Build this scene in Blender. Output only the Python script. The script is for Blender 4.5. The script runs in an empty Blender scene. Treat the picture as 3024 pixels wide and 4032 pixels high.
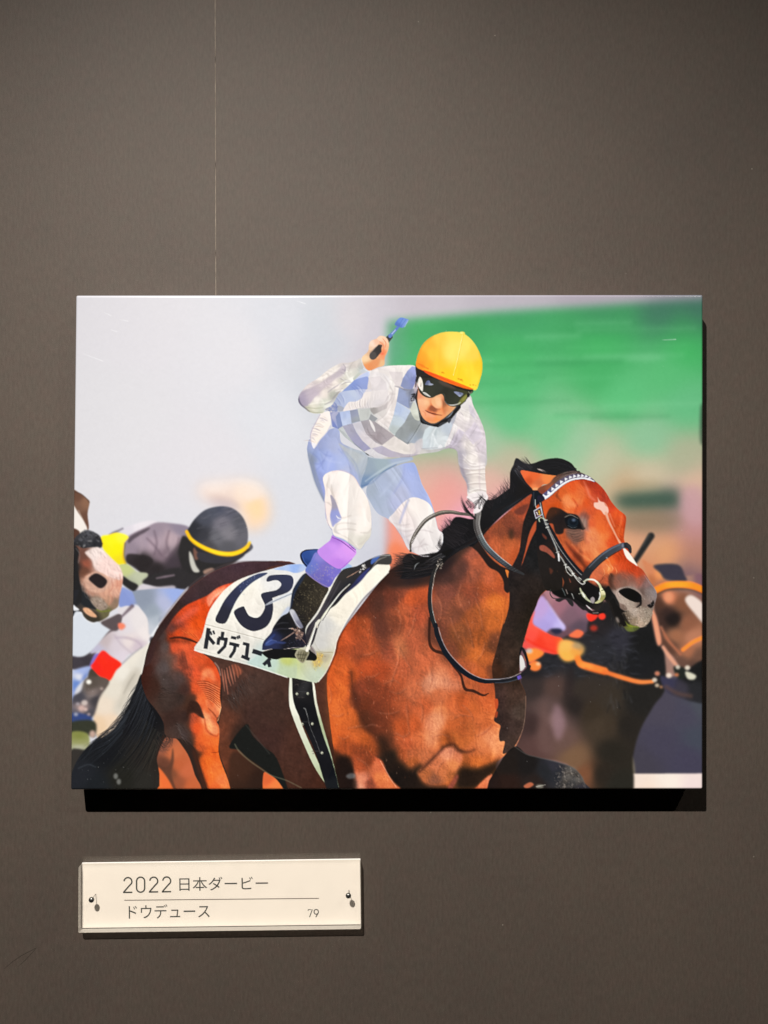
import bpy, bmesh, math, random
import numpy as np
from mathutils import Vector, Matrix

R = math.radians
scene = bpy.context.scene
col = scene.collection

# ---------------------------------------------------------------- camera, lamps, exposure
CAM_D, CAM_Z = 0.764, 1.50              # metres from the wall, eye height
FPX, PX, PY = 3033.0, 1512.0, 2016.0    # focal length and picture centre in sheet units
cam = bpy.data.cameras.new('camera')
cam.sensor_fit = 'HORIZONTAL'
cam.sensor_width = 36.0
cam.lens = 36.0 * FPX / 3024.0
cam.clip_start, cam.clip_end = 0.02, 60.0
cam_o = bpy.data.objects.new('camera', cam)
cam_o.location = (0, -CAM_D, CAM_Z)
cam_o.rotation_euler = (R(90), 0, 0)
col.objects.link(cam_o)
scene.camera = cam_o

world = bpy.data.worlds.new('World')
scene.world = world
world.use_nodes = True
world.node_tree.nodes['Background'].inputs['Color'].default_value = (1.0, .93, .86, 1)
world.node_tree.nodes['Background'].inputs['Strength'].default_value = 0.0035

def track_spot(name, loc, aim, watts, colour, radius, cone, blend):
    l = bpy.data.lights.new(name, 'SPOT')
    l.energy, l.color, l.shadow_soft_size = watts, colour, radius
    l.spot_size, l.spot_blend = R(cone), blend
    o = bpy.data.objects.new(name, l)
    o.location = loc
    o.rotation_euler = (Vector(aim) - Vector(loc)).to_track_quat('-Z', 'Y').to_euler()
    col.objects.link(o)
    return o

# gallery track lights above and in front of the wall (they lie outside the picture)
track_spot('track_spotlight', (-.441, -1.36, CAM_Z + 1.247), (.05, 0, CAM_Z - .86), 330, (1.0, .94, .865), .010, 74, 1.0)
track_spot('track_spotlight', (1.02, -1.36, CAM_Z + 1.247), (.10, 0, CAM_Z - .35), 26, (1.0, .95, .86), .012, 74, .9)

scene.view_settings.view_transform = 'Standard'
scene.view_settings.look = 'None'
scene.view_settings.exposure = 0.0
scene.view_settings.gamma = 1.0
scene.view_settings.use_curve_mapping = False

def at(x, y, t):
    """point seen at sheet position (x, y) lying t metres in front of the wall"""
    k = (CAM_D - t) / FPX
    return Vector(((x - PX) * k, -t, CAM_Z - (y - PY) * k))

# ---------------------------------------------------------------- helpers
def mesh_obj(name, verts, faces, mat, parent=None, smooth=False):
    me = bpy.data.meshes.new(name)
    me.from_pydata([tuple(v) for v in verts], [], faces)
    me.update()
    o = bpy.data.objects.new(name, me)
    col.objects.link(o)
    if mat:
        me.materials.append(mat)
    if smooth:
        for p in me.polygons:
            p.use_smooth = True
    if parent:
        o.parent = parent
        o.matrix_parent_inverse = parent.matrix_world.inverted()
    return o

def bm_obj(name, bm, mat, parent=None, smooth=False):
    me = bpy.data.meshes.new(name)
    bm.to_mesh(me)
    bm.free()
    o = bpy.data.objects.new(name, me)
    col.objects.link(o)
    if mat:
        me.materials.append(mat)
    if smooth:
        for p in me.polygons:
            p.use_smooth = True
    if parent:
        o.parent = parent
        o.matrix_parent_inverse = parent.matrix_world.inverted()
    return o

def empty(name, loc):
    o = bpy.data.objects.new(name, None)
    o.empty_display_size = .05
    o.location = loc
    col.objects.link(o)
    o.matrix_world = Matrix.Translation(loc)
    return o

def tag(o, label, cat, group=None):
    o['label'], o['category'] = label, cat
    if group:
        o['group'] = group

def new_mat(name):
    m = bpy.data.materials.new(name)
    m.use_nodes = True
    nt = m.node_tree
    return m, nt, nt.nodes['Principled BSDF'], nt.nodes['Material Output']

def nd(nt, kind, **kw):
    n = nt.nodes.new(kind)
    for k, v in kw.items():
        setattr(n, k, v)
    return n
# ---------------------------------------------------------------- print painter
# The picture on the panel is flat ink.  It is drawn here stroke by stroke with numpy
# (filled outlines, colour fields, brush lines) and stored as a colour attribute.
TILES = {'V': (0, 0, 1.82278), 'A': (1150, 1200, .48222), 'B': (1150, 1750, .48222), 'C': (1950, 1750, .50633),
         'D': (270, 1850, .48222), 'E': (270, 2480, .48222), 'F': (730, 2130, .48222), 'G': (1150, 2480, .48222),
         'H': (1950, 2300, .50633), 'J': (1600, 1480, .2170), 'K': (1140, 1400, .30139), 'L': (2040, 1780, .24111),
         'M': (2150, 2100, .27728), 'N': (1000, 2440, .21097), 'O': (270, 2330, .30139), 'Q': (1500, 1900, .42194), 'R': (1250, 2250, .94538)}
CX0, CY0, CST = 262.0, 1146.0, 2.0                      # canvas origin and sheet units per canvas pixel
CW, CH = 1262, 992
CAN = np.full((CH, CW, 3), 225.0, np.float32)
MASK = {}
prng = np.random.default_rng(13)

def hexc(h):
    return np.array([int(h[i:i + 2], 16) for i in (0, 2, 4)], np.float32)

def pts_of(s):
    out, cur, k, buf = [], None, None, []
    for t in s.split():
        if t[0].isalpha():
            cur = TILES[t]
            k = k or cur[2]
        else:
            buf.append(float(t))
            if len(buf) == 2:
                out.append(((cur[0] + buf[0] * cur[2] - CX0) / CST, (cur[1] + buf[1] * cur[2] - CY0) / CST))
                buf = []
    return np.array(out), k / CST, s.split()[0]

def crom(p, closed, n=4):
    if len(p) < 3:
        return p
    q = np.vstack([p[-1], p, p[0], p[1]]) if closed else np.vstack([2 * p[0] - p[1], p, 2 * p[-1] - p[-2]])
    res = []
    t = (np.arange(n) / n)[:, None]
    for i in range(1, len(q) - 2):
        a, b, c, d = q[i - 1], q[i], q[i + 1], q[i + 2]
        res.append(.5 * (2 * b + (c - a) * t + (2 * a - 5 * b + 4 * c - d) * t ** 2 + (3 * b - a - 3 * c + d) * t ** 3))
    r = np.vstack(res)
    return r if closed else np.vstack([r, p[-1]])

def box1(m, r, ax):
    if r < 1:
        return m
    pad = [(0, 0), (0, 0)]
    pad[ax] = (r + 1, r)
    c = np.cumsum(np.pad(m, pad, mode='edge'), axis=ax, dtype=np.float64)
    n = m.shape[ax]
    hi = np.take(c, np.arange(2 * r + 1, 2 * r + 1 + n), axis=ax)
    lo = np.take(c, np.arange(0, n), axis=ax)
    return ((hi - lo) / (2 * r + 1)).astype(np.float32)

def blur(m, sig):
    if sig < .35:
        return m
    if sig < 1.1:
        k = np.exp(-.5 * (np.arange(-3, 4) / sig) ** 2)
        k /= k.sum()
        p = np.pad(m, 3, mode='edge')
        a = sum(k[i] * p[i:i + m.shape[0], :] for i in range(7))
        return sum(k[i] * a[:, i:i + m.shape[1]] for i in range(7)).astype(np.float32)
    r = max(1, int(round((math.sqrt(4 * sig * sig + 1) - 1) / 2)))
    for _ in range(3):
        m = box1(box1(m, r, 0), r, 1)
    return m

def poly_mask(p, pad):
    x0 = max(0, int(p[:, 0].min()) - pad); x1 = min(CW, int(p[:, 0].max()) + pad + 2)
    y0 = max(0, int(p[:, 1].min()) - pad); y1 = min(CH, int(p[:, 1].max()) + pad + 2)
    if x1 <= x0 or y1 <= y0:
        return None
    w, h = x1 - x0, y1 - y0
    m = np.zeros((h, w + 2), np.float32)
    q = np.roll(p, -1, 0)
    ax, ay, bx, by = p[:, 0], p[:, 1], q[:, 0], q[:, 1]
    dy = by - ay
    dy = np.where(np.abs(dy) < 1e-9, 1e-9, dy)
    SS = 3
    for r in range(h):
        row = m[r]
        for s in range(SS):
            y = y0 + r + (s + .5) / SS
            hit = (ay <= y) != (by <= y)
            if not hit.any():
                continue
            xs = np.sort(ax[hit] + (y - ay[hit]) / dy[hit] * (bx[hit] - ax[hit])) - x0
            xs = np.clip(xs, 0, w)
            for i in range(0, len(xs) - 1, 2):
                for e, sg in ((xs[i], 1.0 / SS), (xs[i + 1], -1.0 / SS)):
                    ie = int(e)
                    fr = e - ie
                    row[ie] += sg * (1 - fr)
                    row[ie + 1] += sg * fr
    return x0, y0, np.clip(np.cumsum(m, 1)[:, :w], 0, 1)

def col_field(spec, tile, x0, y0, w, h):
    c = TILES[tile]
    P, K = [], []
    buf = []
    for t in spec.split():
        if t in TILES:
            c = TILES[t]
            continue
        buf.append(t)
        if len(buf) == 3:
            P.append(((c[0] + float(buf[0]) * c[2] - CX0) / CST, (c[1] + float(buf[1]) * c[2] - CY0) / CST))
            K.append(hexc(buf[2]))
            buf = []
    P = np.array(P, np.float32); K = np.array(K, np.float32)
    if len(P) > 1:
        d = np.sqrt(((P[:, None] - P[None]) ** 2).sum(-1)) + np.eye(len(P)) * 1e9
        s2 = (np.median(d.min(1)) * .45) ** 2
    else:
        s2 = 1
    st = 4
    gx = np.arange(x0, x0 + w + st, st, dtype=np.float32); gy = np.arange(y0, y0 + h + st, st, dtype=np.float32)
    X, Y = np.meshgrid(gx, gy)
    acc = np.zeros(X.shape + (3,), np.float32); ws = np.zeros(X.shape, np.float32)
    for (px, py), k in zip(P, K):
        wt = 1.0 / ((X - px) ** 2 + (Y - py) ** 2 + s2) ** 2.4
        ws += wt
        acc += wt[..., None] * k
    g = acc / ws[..., None]
    fx = np.arange(w) / st; fy = np.arange(h) / st
    ix = np.minimum(fx.astype(int), g.shape[1] - 2); iy = np.minimum(fy.astype(int), g.shape[0] - 2)
    tx = (fx - ix)[None, :, None]; ty = (fy - iy)[:, None, None]
    g00 = g[iy][:, ix]; g01 = g[iy][:, ix + 1]; g10 = g[iy + 1][:, ix]; g11 = g[iy + 1][:, ix + 1]
    return ((g00 * (1 - tx) + g01 * tx) * (1 - ty) + (g10 * (1 - tx) + g11 * tx) * ty).astype(np.float32)

def comp(x0, y0, m, col, a, clip):
    h, w = m.shape
    m = m * a
    if clip:
        m = m * MASK[clip][y0:y0 + h, x0:x0 + w]
    v = CAN[y0:y0 + h, x0:x0 + w]
    v += (col - v) * m[..., None]

def F(s, col, f=2.0, a=1.0, sm=1, clip=None, save=None, fb=0):
    p, k, tile = pts_of(s)
    if sm:
        p = crom(p, True)
    sig = max(.4, f * k * .5)
    r = poly_mask(p, int(sig * 3) + 2)
    if r is None:
        return
    x0, y0, m = r
    m = blur(m, sig)
    c = hexc(col) if len(col) == 6 else col_field(col, tile, x0, y0, m.shape[1], m.shape[0])
    if fb:
        c = np.stack([blur(c[..., i], fb) for i in range(3)], -1)
    comp(x0, y0, m, c, a, clip)
    if save:
        full = np.zeros((CH, CW), np.float32)
        full[y0:y0 + m.shape[0], x0:x0 + m.shape[1]] = m
        MASK[save] = full

def line_mask(p, wd, ft):
    pad = wd.max() / 2 + ft + 2
    x0 = max(0, int(p[:, 0].min() - pad)); x1 = min(CW, int(p[:, 0].max() + pad) + 1)
    y0 = max(0, int(p[:, 1].min() - pad)); y1 = min(CH, int(p[:, 1].max() + pad) + 1)
    if x1 <= x0 or y1 <= y0:
        return None
    m = np.zeros((y1 - y0, x1 - x0), np.float32)
    for i in range(len(p) - 1):
        a, b = p[i], p[i + 1]
        pd = max(wd[i], wd[i + 1]) / 2 + ft + 1.5
        u0 = max(x0, int(min(a[0], b[0]) - pd)); u1 = min(x1, int(max(a[0], b[0]) + pd) + 1)
        v0 = max(y0, int(min(a[1], b[1]) - pd)); v1 = min(y1, int(max(a[1], b[1]) + pd) + 1)
        if u1 <= u0 or v1 <= v0:
            continue
        X = np.arange(u0, u1, dtype=np.float32)[None] + .5 - a[0]; Y = np.arange(v0, v1, dtype=np.float32)[:, None] + .5 - a[1]
        d = b - a
        L2 = d @ d + 1e-9
        t = np.clip((X * d[0] + Y * d[1]) / L2, 0, 1)
        dist = np.sqrt((X - t * d[0]) ** 2 + (Y - t * d[1]) ** 2)
        hw = (wd[i] + (wd[i + 1] - wd[i]) * t) / 2
        e = max(ft, .55)
        cov = np.clip((hw - dist) / (2 * e) + .5, 0, 1)
        cov = cov * cov * (3 - 2 * cov) * np.minimum(1, 2 * hw / .8)
        sl = m[v0 - y0:v1 - y0, u0 - x0:u1 - x0]
        np.maximum(sl, cov, out=sl)
    return x0, y0, m

def L(s, w, col, f=1.0, a=1.0, clip=None, sm=1, n=5):
    p, k, tile = pts_of(s)
    wd = np.full(len(p), float(w)) if np.isscalar(w) else np.interp(np.linspace(0, 1, len(p)), np.linspace(0, 1, len(w)), w)
    if sm and len(p) > 2:
        q = crom(p, False, n)
        wd = np.interp(np.arange(len(q)) / n, np.arange(len(p)), wd)
        p = q
    r = line_mask(p, wd * k, f * k * (.7 if f < 4.5 else 1.5))
    if r:
        comp(r[0], r[1], r[2], hexc(col) if len(col) == 6 else col_field(col, tile, r[0], r[1], r[2].shape[1], r[2].shape[0]), a, clip)

def O(s, rx, ry, col, f=3.0, a=1.0, ang=0.0, clip=None):           # ellipse
    p, k, tile = pts_of(s)
    for c in p:
        t = np.linspace(0, 2 * math.pi, 24, endpoint=False)
        e = np.stack([rx * k * np.cos(t), ry * k * np.sin(t)], 1)
        ca, sa = math.cos(ang), math.sin(ang)
        e = e @ np.array([[ca, sa], [-sa, ca]]) + c
        sig = max(.4, f * k * .5)
        r = poly_mask(e, int(sig * 3) + 2)
        if r:
            comp(r[0], r[1], blur(r[2], sig), hexc(col), a, clip)

def HAIR(guides, n, w, cols, jit=4.0, a=.9, f=.8, clip=None):       # strands between neighbouring guide lines
    G = [pts_of(g) for g in guides]
    k = G[0][1]
    cols = cols.split()
    for _ in range(n):
        i = prng.integers(0, max(1, len(G) - 1))
        t = prng.random()
        A = G[i][0]; B = G[min(i + 1, len(G) - 1)][0]
        p = A + (B - A) * t + prng.normal(0, jit * k, A.shape) * np.linspace(.4, 1.2, len(A))[:, None]
        cut = prng.uniform(.65, 1.0)
        q = crom(p, False, 4)
        q = q[:max(3, int(len(q) * cut))]
        wd = np.interp(np.linspace(0, 1, len(q)), [0, .5, 1], [w, w * .8, w * .15]) * k * prng.uniform(.6, 1.3)
        r = line_mask(q, wd, f * k * .7)
        if r:
            comp(r[0], r[1], r[2], hexc(cols[prng.integers(len(cols))]), a * prng.uniform(.6, 1), clip)

def vnoise(cell, h=CH, w=CW, seed=1, sx=1.0):
    g = np.random.default_rng(seed).normal(0, 1, (int(h / cell) + 3, int(w / (cell * sx)) + 3)).astype(np.float32)
    fy = np.arange(h) / cell; fx = np.arange(w) / (cell * sx)
    iy = fy.astype(int); ix = fx.astype(int)
    ty = (fy - iy)[:, None]; tx = (fx - ix)[None]
    ty = ty * ty * (3 - 2 * ty); tx = tx * tx * (3 - 2 * tx)
    return (g[iy][:, ix] * (1 - tx) + g[iy][:, ix + 1] * tx) * (1 - ty) + (g[iy + 1][:, ix] * (1 - tx) + g[iy + 1][:, ix + 1] * tx) * ty

def GRAIN(mask, amps, seed=3):                                      # multiplicative mottling inside a mask
    n = sum(a * vnoise(c, seed=seed + i, sx=s) for i, (c, a, s) in enumerate(amps))
    CAN[:] *= 1 + (MASK[mask] * n)[..., None]

def SPECK(s, n, rmin, rmax, cols, a=.8, seed=5):                    # specks scattered inside an outline
    p, k, _ = pts_of(s)
    r = poly_mask(crom(p, True), 1)
    if r is None:
        return
    x0, y0, m = r
    ys, xs = np.nonzero(m > .6)
    rg = np.random.default_rng(seed)
    cols = cols.split()
    for i in rg.integers(0, len(ys), n):
        c = np.array([xs[i] + x0 + .5, ys[i] + y0 + .5])
        d = rg.normal(0, 1, 2) * rmax * k * .5
        q = line_mask(np.array([c, c + d]), np.full(2, rg.uniform(rmin, rmax) * k), .3)
        if q:
            comp(q[0], q[1], q[2], hexc(cols[rg.integers(len(cols))]), a * rg.uniform(.4, 1), None)

def TONE():                                                         # richer warm inks, cleaner creams
    r, g, b = CAN[..., 0].copy(), CAN[..., 1].copy(), CAN[..., 2].copy()
    ss = lambda t: np.clip(t, 0, 1) ** 2 * (3 - 2 * np.clip(t, 0, 1))
    w = ss((r - b - 40) / 80) * ss((r - 95) / 55) * (r >= g) * (1 - np.clip(.5 * MASK['front'] + .3 * MASK['head'] + .15 * MASK['hind'], 0, .6) * (1 - MASK['jock']))
    hz = np.clip(MASK['front'] + MASK['head'] + MASK['hind'], 0, 1) * (1 - MASK['jock']) * ss((r - b - 30) / 40)
    g *= 1 - .075 * hz
    b *= 1 - .03 * hz
    yel = ss((g / np.maximum(r, 1) - .6) / .15)
    CAN[..., 0] = r + w * np.minimum(.28 * r, .8 * (255 - r))
    CAN[..., 1] = g + w * np.minimum((.13 - .03 * yel) * g, .75 * (255 - g))
    CAN[..., 2] = b
    cr = ss((r - 222) / 16) * ss((r - b - 9) / 8) * (r >= g) * (1 - w)
    for i in range(3):
        CAN[..., i] += 9 * cr

def QUAD(s, w, col, f=1.5):                                         # square-ended stroke
    p, k, tile = pts_of(s)
    d = p[1] - p[0]
    n = np.array([-d[1], d[0]]) / (np.hypot(*d) + 1e-9) * w * k / 2
    r = poly_mask(np.array([p[0] + n, p[1] + n, p[1] - n, p[0] - n]), 3)
    if r:
        comp(r[0], r[1], blur(r[2], max(.4, f * k * .5)), hexc(col), 1, None)

def noise_at(X, Y, seed):
    g = np.random.default_rng(seed).normal(0, 1, (256, 256)).astype(np.float32)
    ix = np.floor(X).astype(np.int32); iy = np.floor(Y).astype(np.int32)
    tx = X - ix; ty = Y - iy
    tx = tx * tx * (3 - 2 * tx); ty = ty * ty * (3 - 2 * ty)
    a, b = ix & 255, (ix + 1) & 255
    c, d = iy & 255, (iy + 1) & 255
    return (g[c, a] * (1 - tx) + g[c, b] * tx) * (1 - ty) + (g[d, a] * (1 - tx) + g[d, b] * tx) * ty

def RELIEF(mask, amp, cells, warp=1.2, ang=0.0, stretch=1.0, ridge=True, seed=100, light=(.75, -.66)):
    """skin, veins and creases: warped ridged noise, seen as fine relief in the photographed light"""
    m = MASK[mask]
    ys, xs = np.nonzero(m > .01)
    y0, y1, x0, x1 = ys.min(), ys.max() + 1, xs.min(), xs.max() + 1
    X, Y = np.meshgrid(np.arange(x0, x1, dtype=np.float32), np.arange(y0, y1, dtype=np.float32))
    ca, sa = math.cos(ang), math.sin(ang)
    u, v = X * ca + Y * sa, (-X * sa + Y * ca) / stretch
    H = np.zeros_like(X)
    for i, (cell, w) in enumerate(cells):
        du = noise_at(u / (cell * 1.7), v / (cell * 1.7), seed + 50 + i) * warp
        dv = noise_at(u / (cell * 1.7) + 9, v / (cell * 1.7) + 5, seed + 70 + i) * warp
        n = noise_at(u / cell + du, v / cell + dv, seed + i)
        H += w * cell * ((1 - np.abs(n)) if ridge else n)
    gy, gx = np.gradient(H)
    e_ = gx * light[0] + gy * light[1]
    e_ = np.tanh(e_ / (np.std(e_) * 1.6 + 1e-6))
    sl = CAN[y0:y1, x0:x1]
    lum = sl.max(-1) / 255.0
    sl *= 1 + (amp * e_ * m[y0:y1, x0:x1] * np.clip(lum * 1.6, .35, 1))[..., None]
# ---------------------------------------------------------------- the picture: out-of-focus background
INK_GAIN = np.array([.664, .705, .768])      # ink density of the print, per channel
FALLOFF_INK = (.085, .16)                              # ink lightened towards the lower right, painted to offset the spotlight's falloff
F("V 120 600 1560 600 1560 1740 120 1740", "300 700 e4e0e3 500 760 e4e1e4 250 900 e3e0e2 450 1000 e3dfe2 620 700 dddde2 600 900 e0e0e4 690 700 d2d5da 690 850 d4d6db 720 740 d0d3d9 760 700 ddd6d9 760 820 dcd3d6 815 700 cfc9d0 810 760 cfc8d0 650 1100 dcdce1 800 1150 d3d4db 720 1250 dcdde2 820 1200 ccccd6 400 1200 e0dee2 900 652 c9c1c8 1100 645 c2bac2 1300 642 b9afb9 1500 642 a29aa6", f=1, sm=0)
F("V 836 692 950 684 1070 674 1300 660 1420 652 1545 645 1545 1740 836 1740", "845 700 68a582 845 760 60aa80 900 720 45ad66 1000 705 40a562 1100 690 46a468 1300 676 479866 1440 664 477f66 1500 664 477a66 900 800 4db46c 1100 760 4cb86c 1300 740 4bbb69 1300 710 42a862 1480 705 449c62 1480 750 4bbf6a 1100 830 58be78 1300 800 4db56b 1450 810 60c47c 1350 850 63c680 1100 900 66c284 1480 870 6cc488 1200 930 7fc790 1400 950 94c79c 900 930 72bb88 880 990 b9b79c 1050 960 a5c3a0 1100 1005 c0b89c 1250 960 a0c8a0 1300 1000 c4c4a4 1480 995 b5b898 1400 1025 d2c2a4 1500 1040 dcb8a0 900 1040 dcaea0 1060 1040 ddb4a4 900 1090 e2a096 960 1080 e29c98 1080 1060 e0a6a2 1000 1120 e6a2b4 1090 1120 e6a6b4 870 1150 df8e84 845 1230 cc7a62 1480 1090 c9a0a0 1500 1130 c49090 1400 1150 c89c80 1360 1180 d0a080 1440 1200 c99a72 1500 1200 b08070 1480 1250 7d6068 1400 1230 b88868 1200 1300 8d5f68 1200 1380 6a4c56 1350 1050 c8ae8c", f=17, sm=0, fb=11)
F("V 1340 1066 1400 1058 1462 1056 1470 1075 1464 1100 1400 1104 1350 1102 1325 1085", "3f5a4c", f=22, a=.95)
F("V 1350 1110 1460 1105 1468 1140 1400 1150 1340 1140", "85765f", f=26, a=.75)
F("V 1345 1042 1420 1040 1420 1052 1345 1056", "b09c78", f=16, a=.6)
F("V 1475 1060 1515 1055 1519 1130 1480 1120", "cfa2a6", f=16, a=.7)
F("V 842 1180 880 1190 930 1280 840 1300", "c9765c", f=12, a=.9)
for i in range(34):
    y, x = prng.uniform(690, 905), prng.uniform(860, 1380)
    ln = prng.uniform(60, 260)
    L("V %f %f %f %f %f %f" % (x, y, x + ln * .5, y - ln * .01, min(x + ln, 1516), y - ln * .02), [3, prng.uniform(6, 14), 3], prng.choice(["8fdca4", "2f8c50", "6ccf88", "3a9a5a"]), f=9, a=prng.uniform(.12, .3))
F("V 1513 880 1519 880 1519 955 1512 950", "3c5040", f=5, a=.7)

# orange blur behind the second rider
F("D 1090 110 1500 90 1620 200 1640 400 1540 490 1440 470 1400 330 1200 270 1080 220", "1200 150 eedcd0 1200 230 e6ccbe 1500 180 f0dccb 1540 300 f2cca6 1480 430 f0cdac", f=85)
F("D 1150 250 1320 260 1400 310 1300 320", "b9a4ac", f=60, a=.6)

# second rider: dark jacket, yellow sleeve, grey helmet with a yellow rim
F("D 430 960 560 1000 860 1000 960 960 900 1060 800 1190 720 1260 640 1180 560 1100 420 1105", "480 1040 8f9fd6 620 1100 8c96a6 700 1050 9aa2ae 720 1200 a0a8b4 850 1010 9fb2e6 780 1100 c9c8da 740 1160 b8bcd0", f=14)
F("D 340 530 400 490 500 455 600 425 690 413 730 435 640 480 560 520 480 545", "350 525 9a949e 450 490 e4dee4 600 450 f0e8ec 690 430 ece4e8", f=12)
L("D 335 532 400 500 440 480", 12, "6a6470", f=8, a=.8)
F("D 470 560 540 510 640 465 720 430 830 435 980 465 1010 560 1010 800 880 970 640 930 560 800 460 740 450 640", "600 560 a896a2 700 500 9c8c98 700 600 b8a2ac 850 560 c0a8ae 900 480 908494 500 650 988894 750 700 86727c 600 760 2b2626 720 800 2c2728 850 760 453b42 850 860 2c2828 950 650 2e2a2c 1000 780 262424 700 900 302c2e", f=14)
F("D 480 690 560 690 660 710 690 760 600 830 520 790 470 750", "2c2728", f=16, a=.9)
F("D 490 560 540 520 660 470 640 500 540 560 490 600", "4a4048", f=14, a=.8)
for s in ("D 640 560 700 620 760 700", "D 700 500 720 600 700 690", "D 820 500 800 600 830 690", "D 900 560 880 640 800 740"):
    L(s, [10, 18, 6], "5d4c58", f=12, a=.5)
for s in ("D 590 540 600 620 580 680", "D 750 520 770 600 760 660", "D 860 540 850 620 800 700"):
    L(s, [14, 26, 10], "b09ca4", f=16, a=.45)
F("D 265 548 330 530 400 512 490 545 455 600 450 700 470 780 400 770 330 700 280 640", "330 580 f3e41e 400 640 f0dd10 430 740 d8cc20 300 620 e9d81c 440 550 f2e640", f=9)
L("D 460 600 450 700 468 770", 12, "6a6420", f=8, a=.6)
F("D 410 780 480 770 560 830 650 850 600 940 560 960 470 900 430 840", "480 800 c9cf8a 560 880 c2c6a8 520 920 b0b49a", f=9)
F("D 440 865 500 905 570 945 550 1000 460 950 430 910", "2a2828", f=9)
F("D 640 880 880 800 1100 850 1050 960 860 975 720 945 610 930", "302d2e", f=12)
F("D 560 970 600 935 720 955 860 945 862 985 760 1010 620 1015 550 1000", "600 970 d8d0d4 760 985 c8c0c6 840 960 b8b0b8", f=10)
L("D 720 885 790 872 860 860", [8, 16, 10], "94808a", f=8, a=.9)
F("D 930 540 1010 590 1060 640 1080 720 1300 720 1420 690 1340 770 1200 830 1100 870 1040 860 950 820 900 700", "2c2a2a", f=12)
F("D 1020 640 1070 650 1072 710 1032 735", "7a5548", f=9)
F("D 985 665 1012 700 1040 780 1070 830 1020 832 990 760", "cbc8bc", f=8)
F("D 1100 825 1165 800 1190 820 1120 855", "a08070", f=9)
F("D 1480 598 1506 630 1480 665 1400 712 1330 735 1250 715 1400 690 1460 650", "5a5860", f=7)
F("D 1040 590 1240 640 1460 640 1470 660 1400 700 1200 720 1060 680", "2e2c30", f=8)
F("D 970 520 990 460 1040 390 1120 325 1230 298 1330 310 1410 370 1455 460 1465 560 1440 640 1350 665 1230 665 1130 630 1050 595", "1100 400 4b4d58 1180 330 50535f 1230 305 4a4d5c 1300 330 5c5c68 1250 430 77737c 1300 520 807c82 1200 560 6b6a70 1100 530 3a3a40 1040 480 2f3036 1400 420 5a5a62 1430 560 67656c 1300 630 5a595e 1150 620 4a484c 1000 500 2e2f34", f=6, save='cap')
for i in range(60):
    x, y = prng.uniform(1010, 1440), prng.uniform(320, 640)
    L("D %d %d %d %d" % (x, y, x + 60, y - prng.uniform(5, 40)), 5, prng.choice(["2e2e34", "8f8c94", "3a3a42"]), f=4, a=.22, clip='cap')
F("D 1060 670 1250 705 1430 680 1400 725 1250 765 1080 745", "38363c", f=8)
L("D 965 505 1000 565 1060 612 1140 652 1230 681 1320 688 1400 668 1455 630 1478 595", [26, 30, 34, 36, 38, 38, 34, 30, 22], "960 500 d8b41c 1060 610 e8c81e 1230 683 f2d028 1400 668 eec820 1470 600 d8b828", f=6)
L("D 1000 580 1060 628 1140 668 1230 698 1320 704", 6, "7a6414", f=5, a=.6)

# horse entering at the left edge
F("D 30 170 90 190 150 235 172 265 155 360 165 480 120 500 80 420 30 330", "80 220 6b4a3a 130 260 8a6650 140 400 6d4c3c 60 300 7a5a48", f=3)
L("D 50 180 100 195 150 238 170 268", 5, "3c2a22", f=3, a=.8)
L("D 80 330 120 410 150 470", 6, "d8c8bc", f=4, a=.6)
F("D 30 290 80 350 130 430 155 500 110 520 30 480", "efe6dc", f=4)
F("D 30 480 90 505 70 560 30 570", "5a3c30", f=4)
F("D 40 575 90 520 150 490 230 520 265 560 272 630 200 645 120 645 40 655", "90 560 3a3a3e 170 540 55555a 220 580 2c2c30 80 620 2a2a2c", f=5)
SPECK("D 60 570 150 495 250 545 265 620 120 640", 70, 4, 16, "1c1c1e 808086 4a4a4e a09c98 2a2a2c", .7)
F("D 40 650 120 640 230 632 280 660 330 710 390 760 430 820 445 880 430 980 415 1060 400 1120 340 1160 320 1200 230 1245 160 1230 110 1180 40 1090", "60 800 2a2726 70 1000 2c2b2c 130 700 6b463a 140 760 8a5040 120 830 6b4434 230 690 eedcd2 300 780 eecfc4 250 740 f0ddd2 400 830 f0d0c4 350 870 e0b4a4 410 920 d8a08c 380 1000 d9a894 160 900 c99c86 180 980 b98c78 300 1000 d0a08a 330 1060 b89078 380 1080 8d7460 230 1080 98806e 150 1100 4a4038 300 1150 6a6444 200 1200 3a342a 120 1060 2c2c2e", f=3, save='lh')
F("D 135 670 200 640 245 632 300 680 400 770 435 830 430 900 330 870 260 840 210 800 190 740 150 700", "200 680 efdcd4 300 760 f1d2c8 390 830 f2d2c8", f=7, a=.9)
F("D 128 900 160 855 230 832 300 860 335 920 300 985 230 1005 160 985", "d0a692", f=9)
F("D 165 885 220 845 280 870 315 910 290 955 250 965 190 920", "2a2223", f=5)
F("D 170 1065 220 1040 280 1060 320 1120 260 1150 200 1120", "a08c7c", f=7)
SPECK("D 170 1060 280 1050 320 1130 200 1120", 60, 3, 9, "6a5a4c d8c4b4 4a3f34 b8a494", .6)
F("D 118 1130 160 1128 220 1180 228 1205 180 1198 130 1162", "d8a888", f=4)
L("D 190 1115 260 1155 340 1148", 10, "757c34", f=4)
F("D 100 990 150 1020 190 1090 230 1140 180 1130 120 1110 90 1060", "26282b", f=6)
F("D 40 650 85 660 75 760 90 900 110 1000 100 1080 40 1080", "242324", f=5)
L("D 60 640 90 690 80 760", 5, "8a8888", f=3, a=.7)
for s in ("D 390 880 400 940 385 970", "D 420 850 425 930 410 980", "D 350 900 360 960 330 1000", "D 340 1020 360 1060 330 1100"):
    L(s, [4, 10, 4], "b07868", f=6, a=.6)
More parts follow.
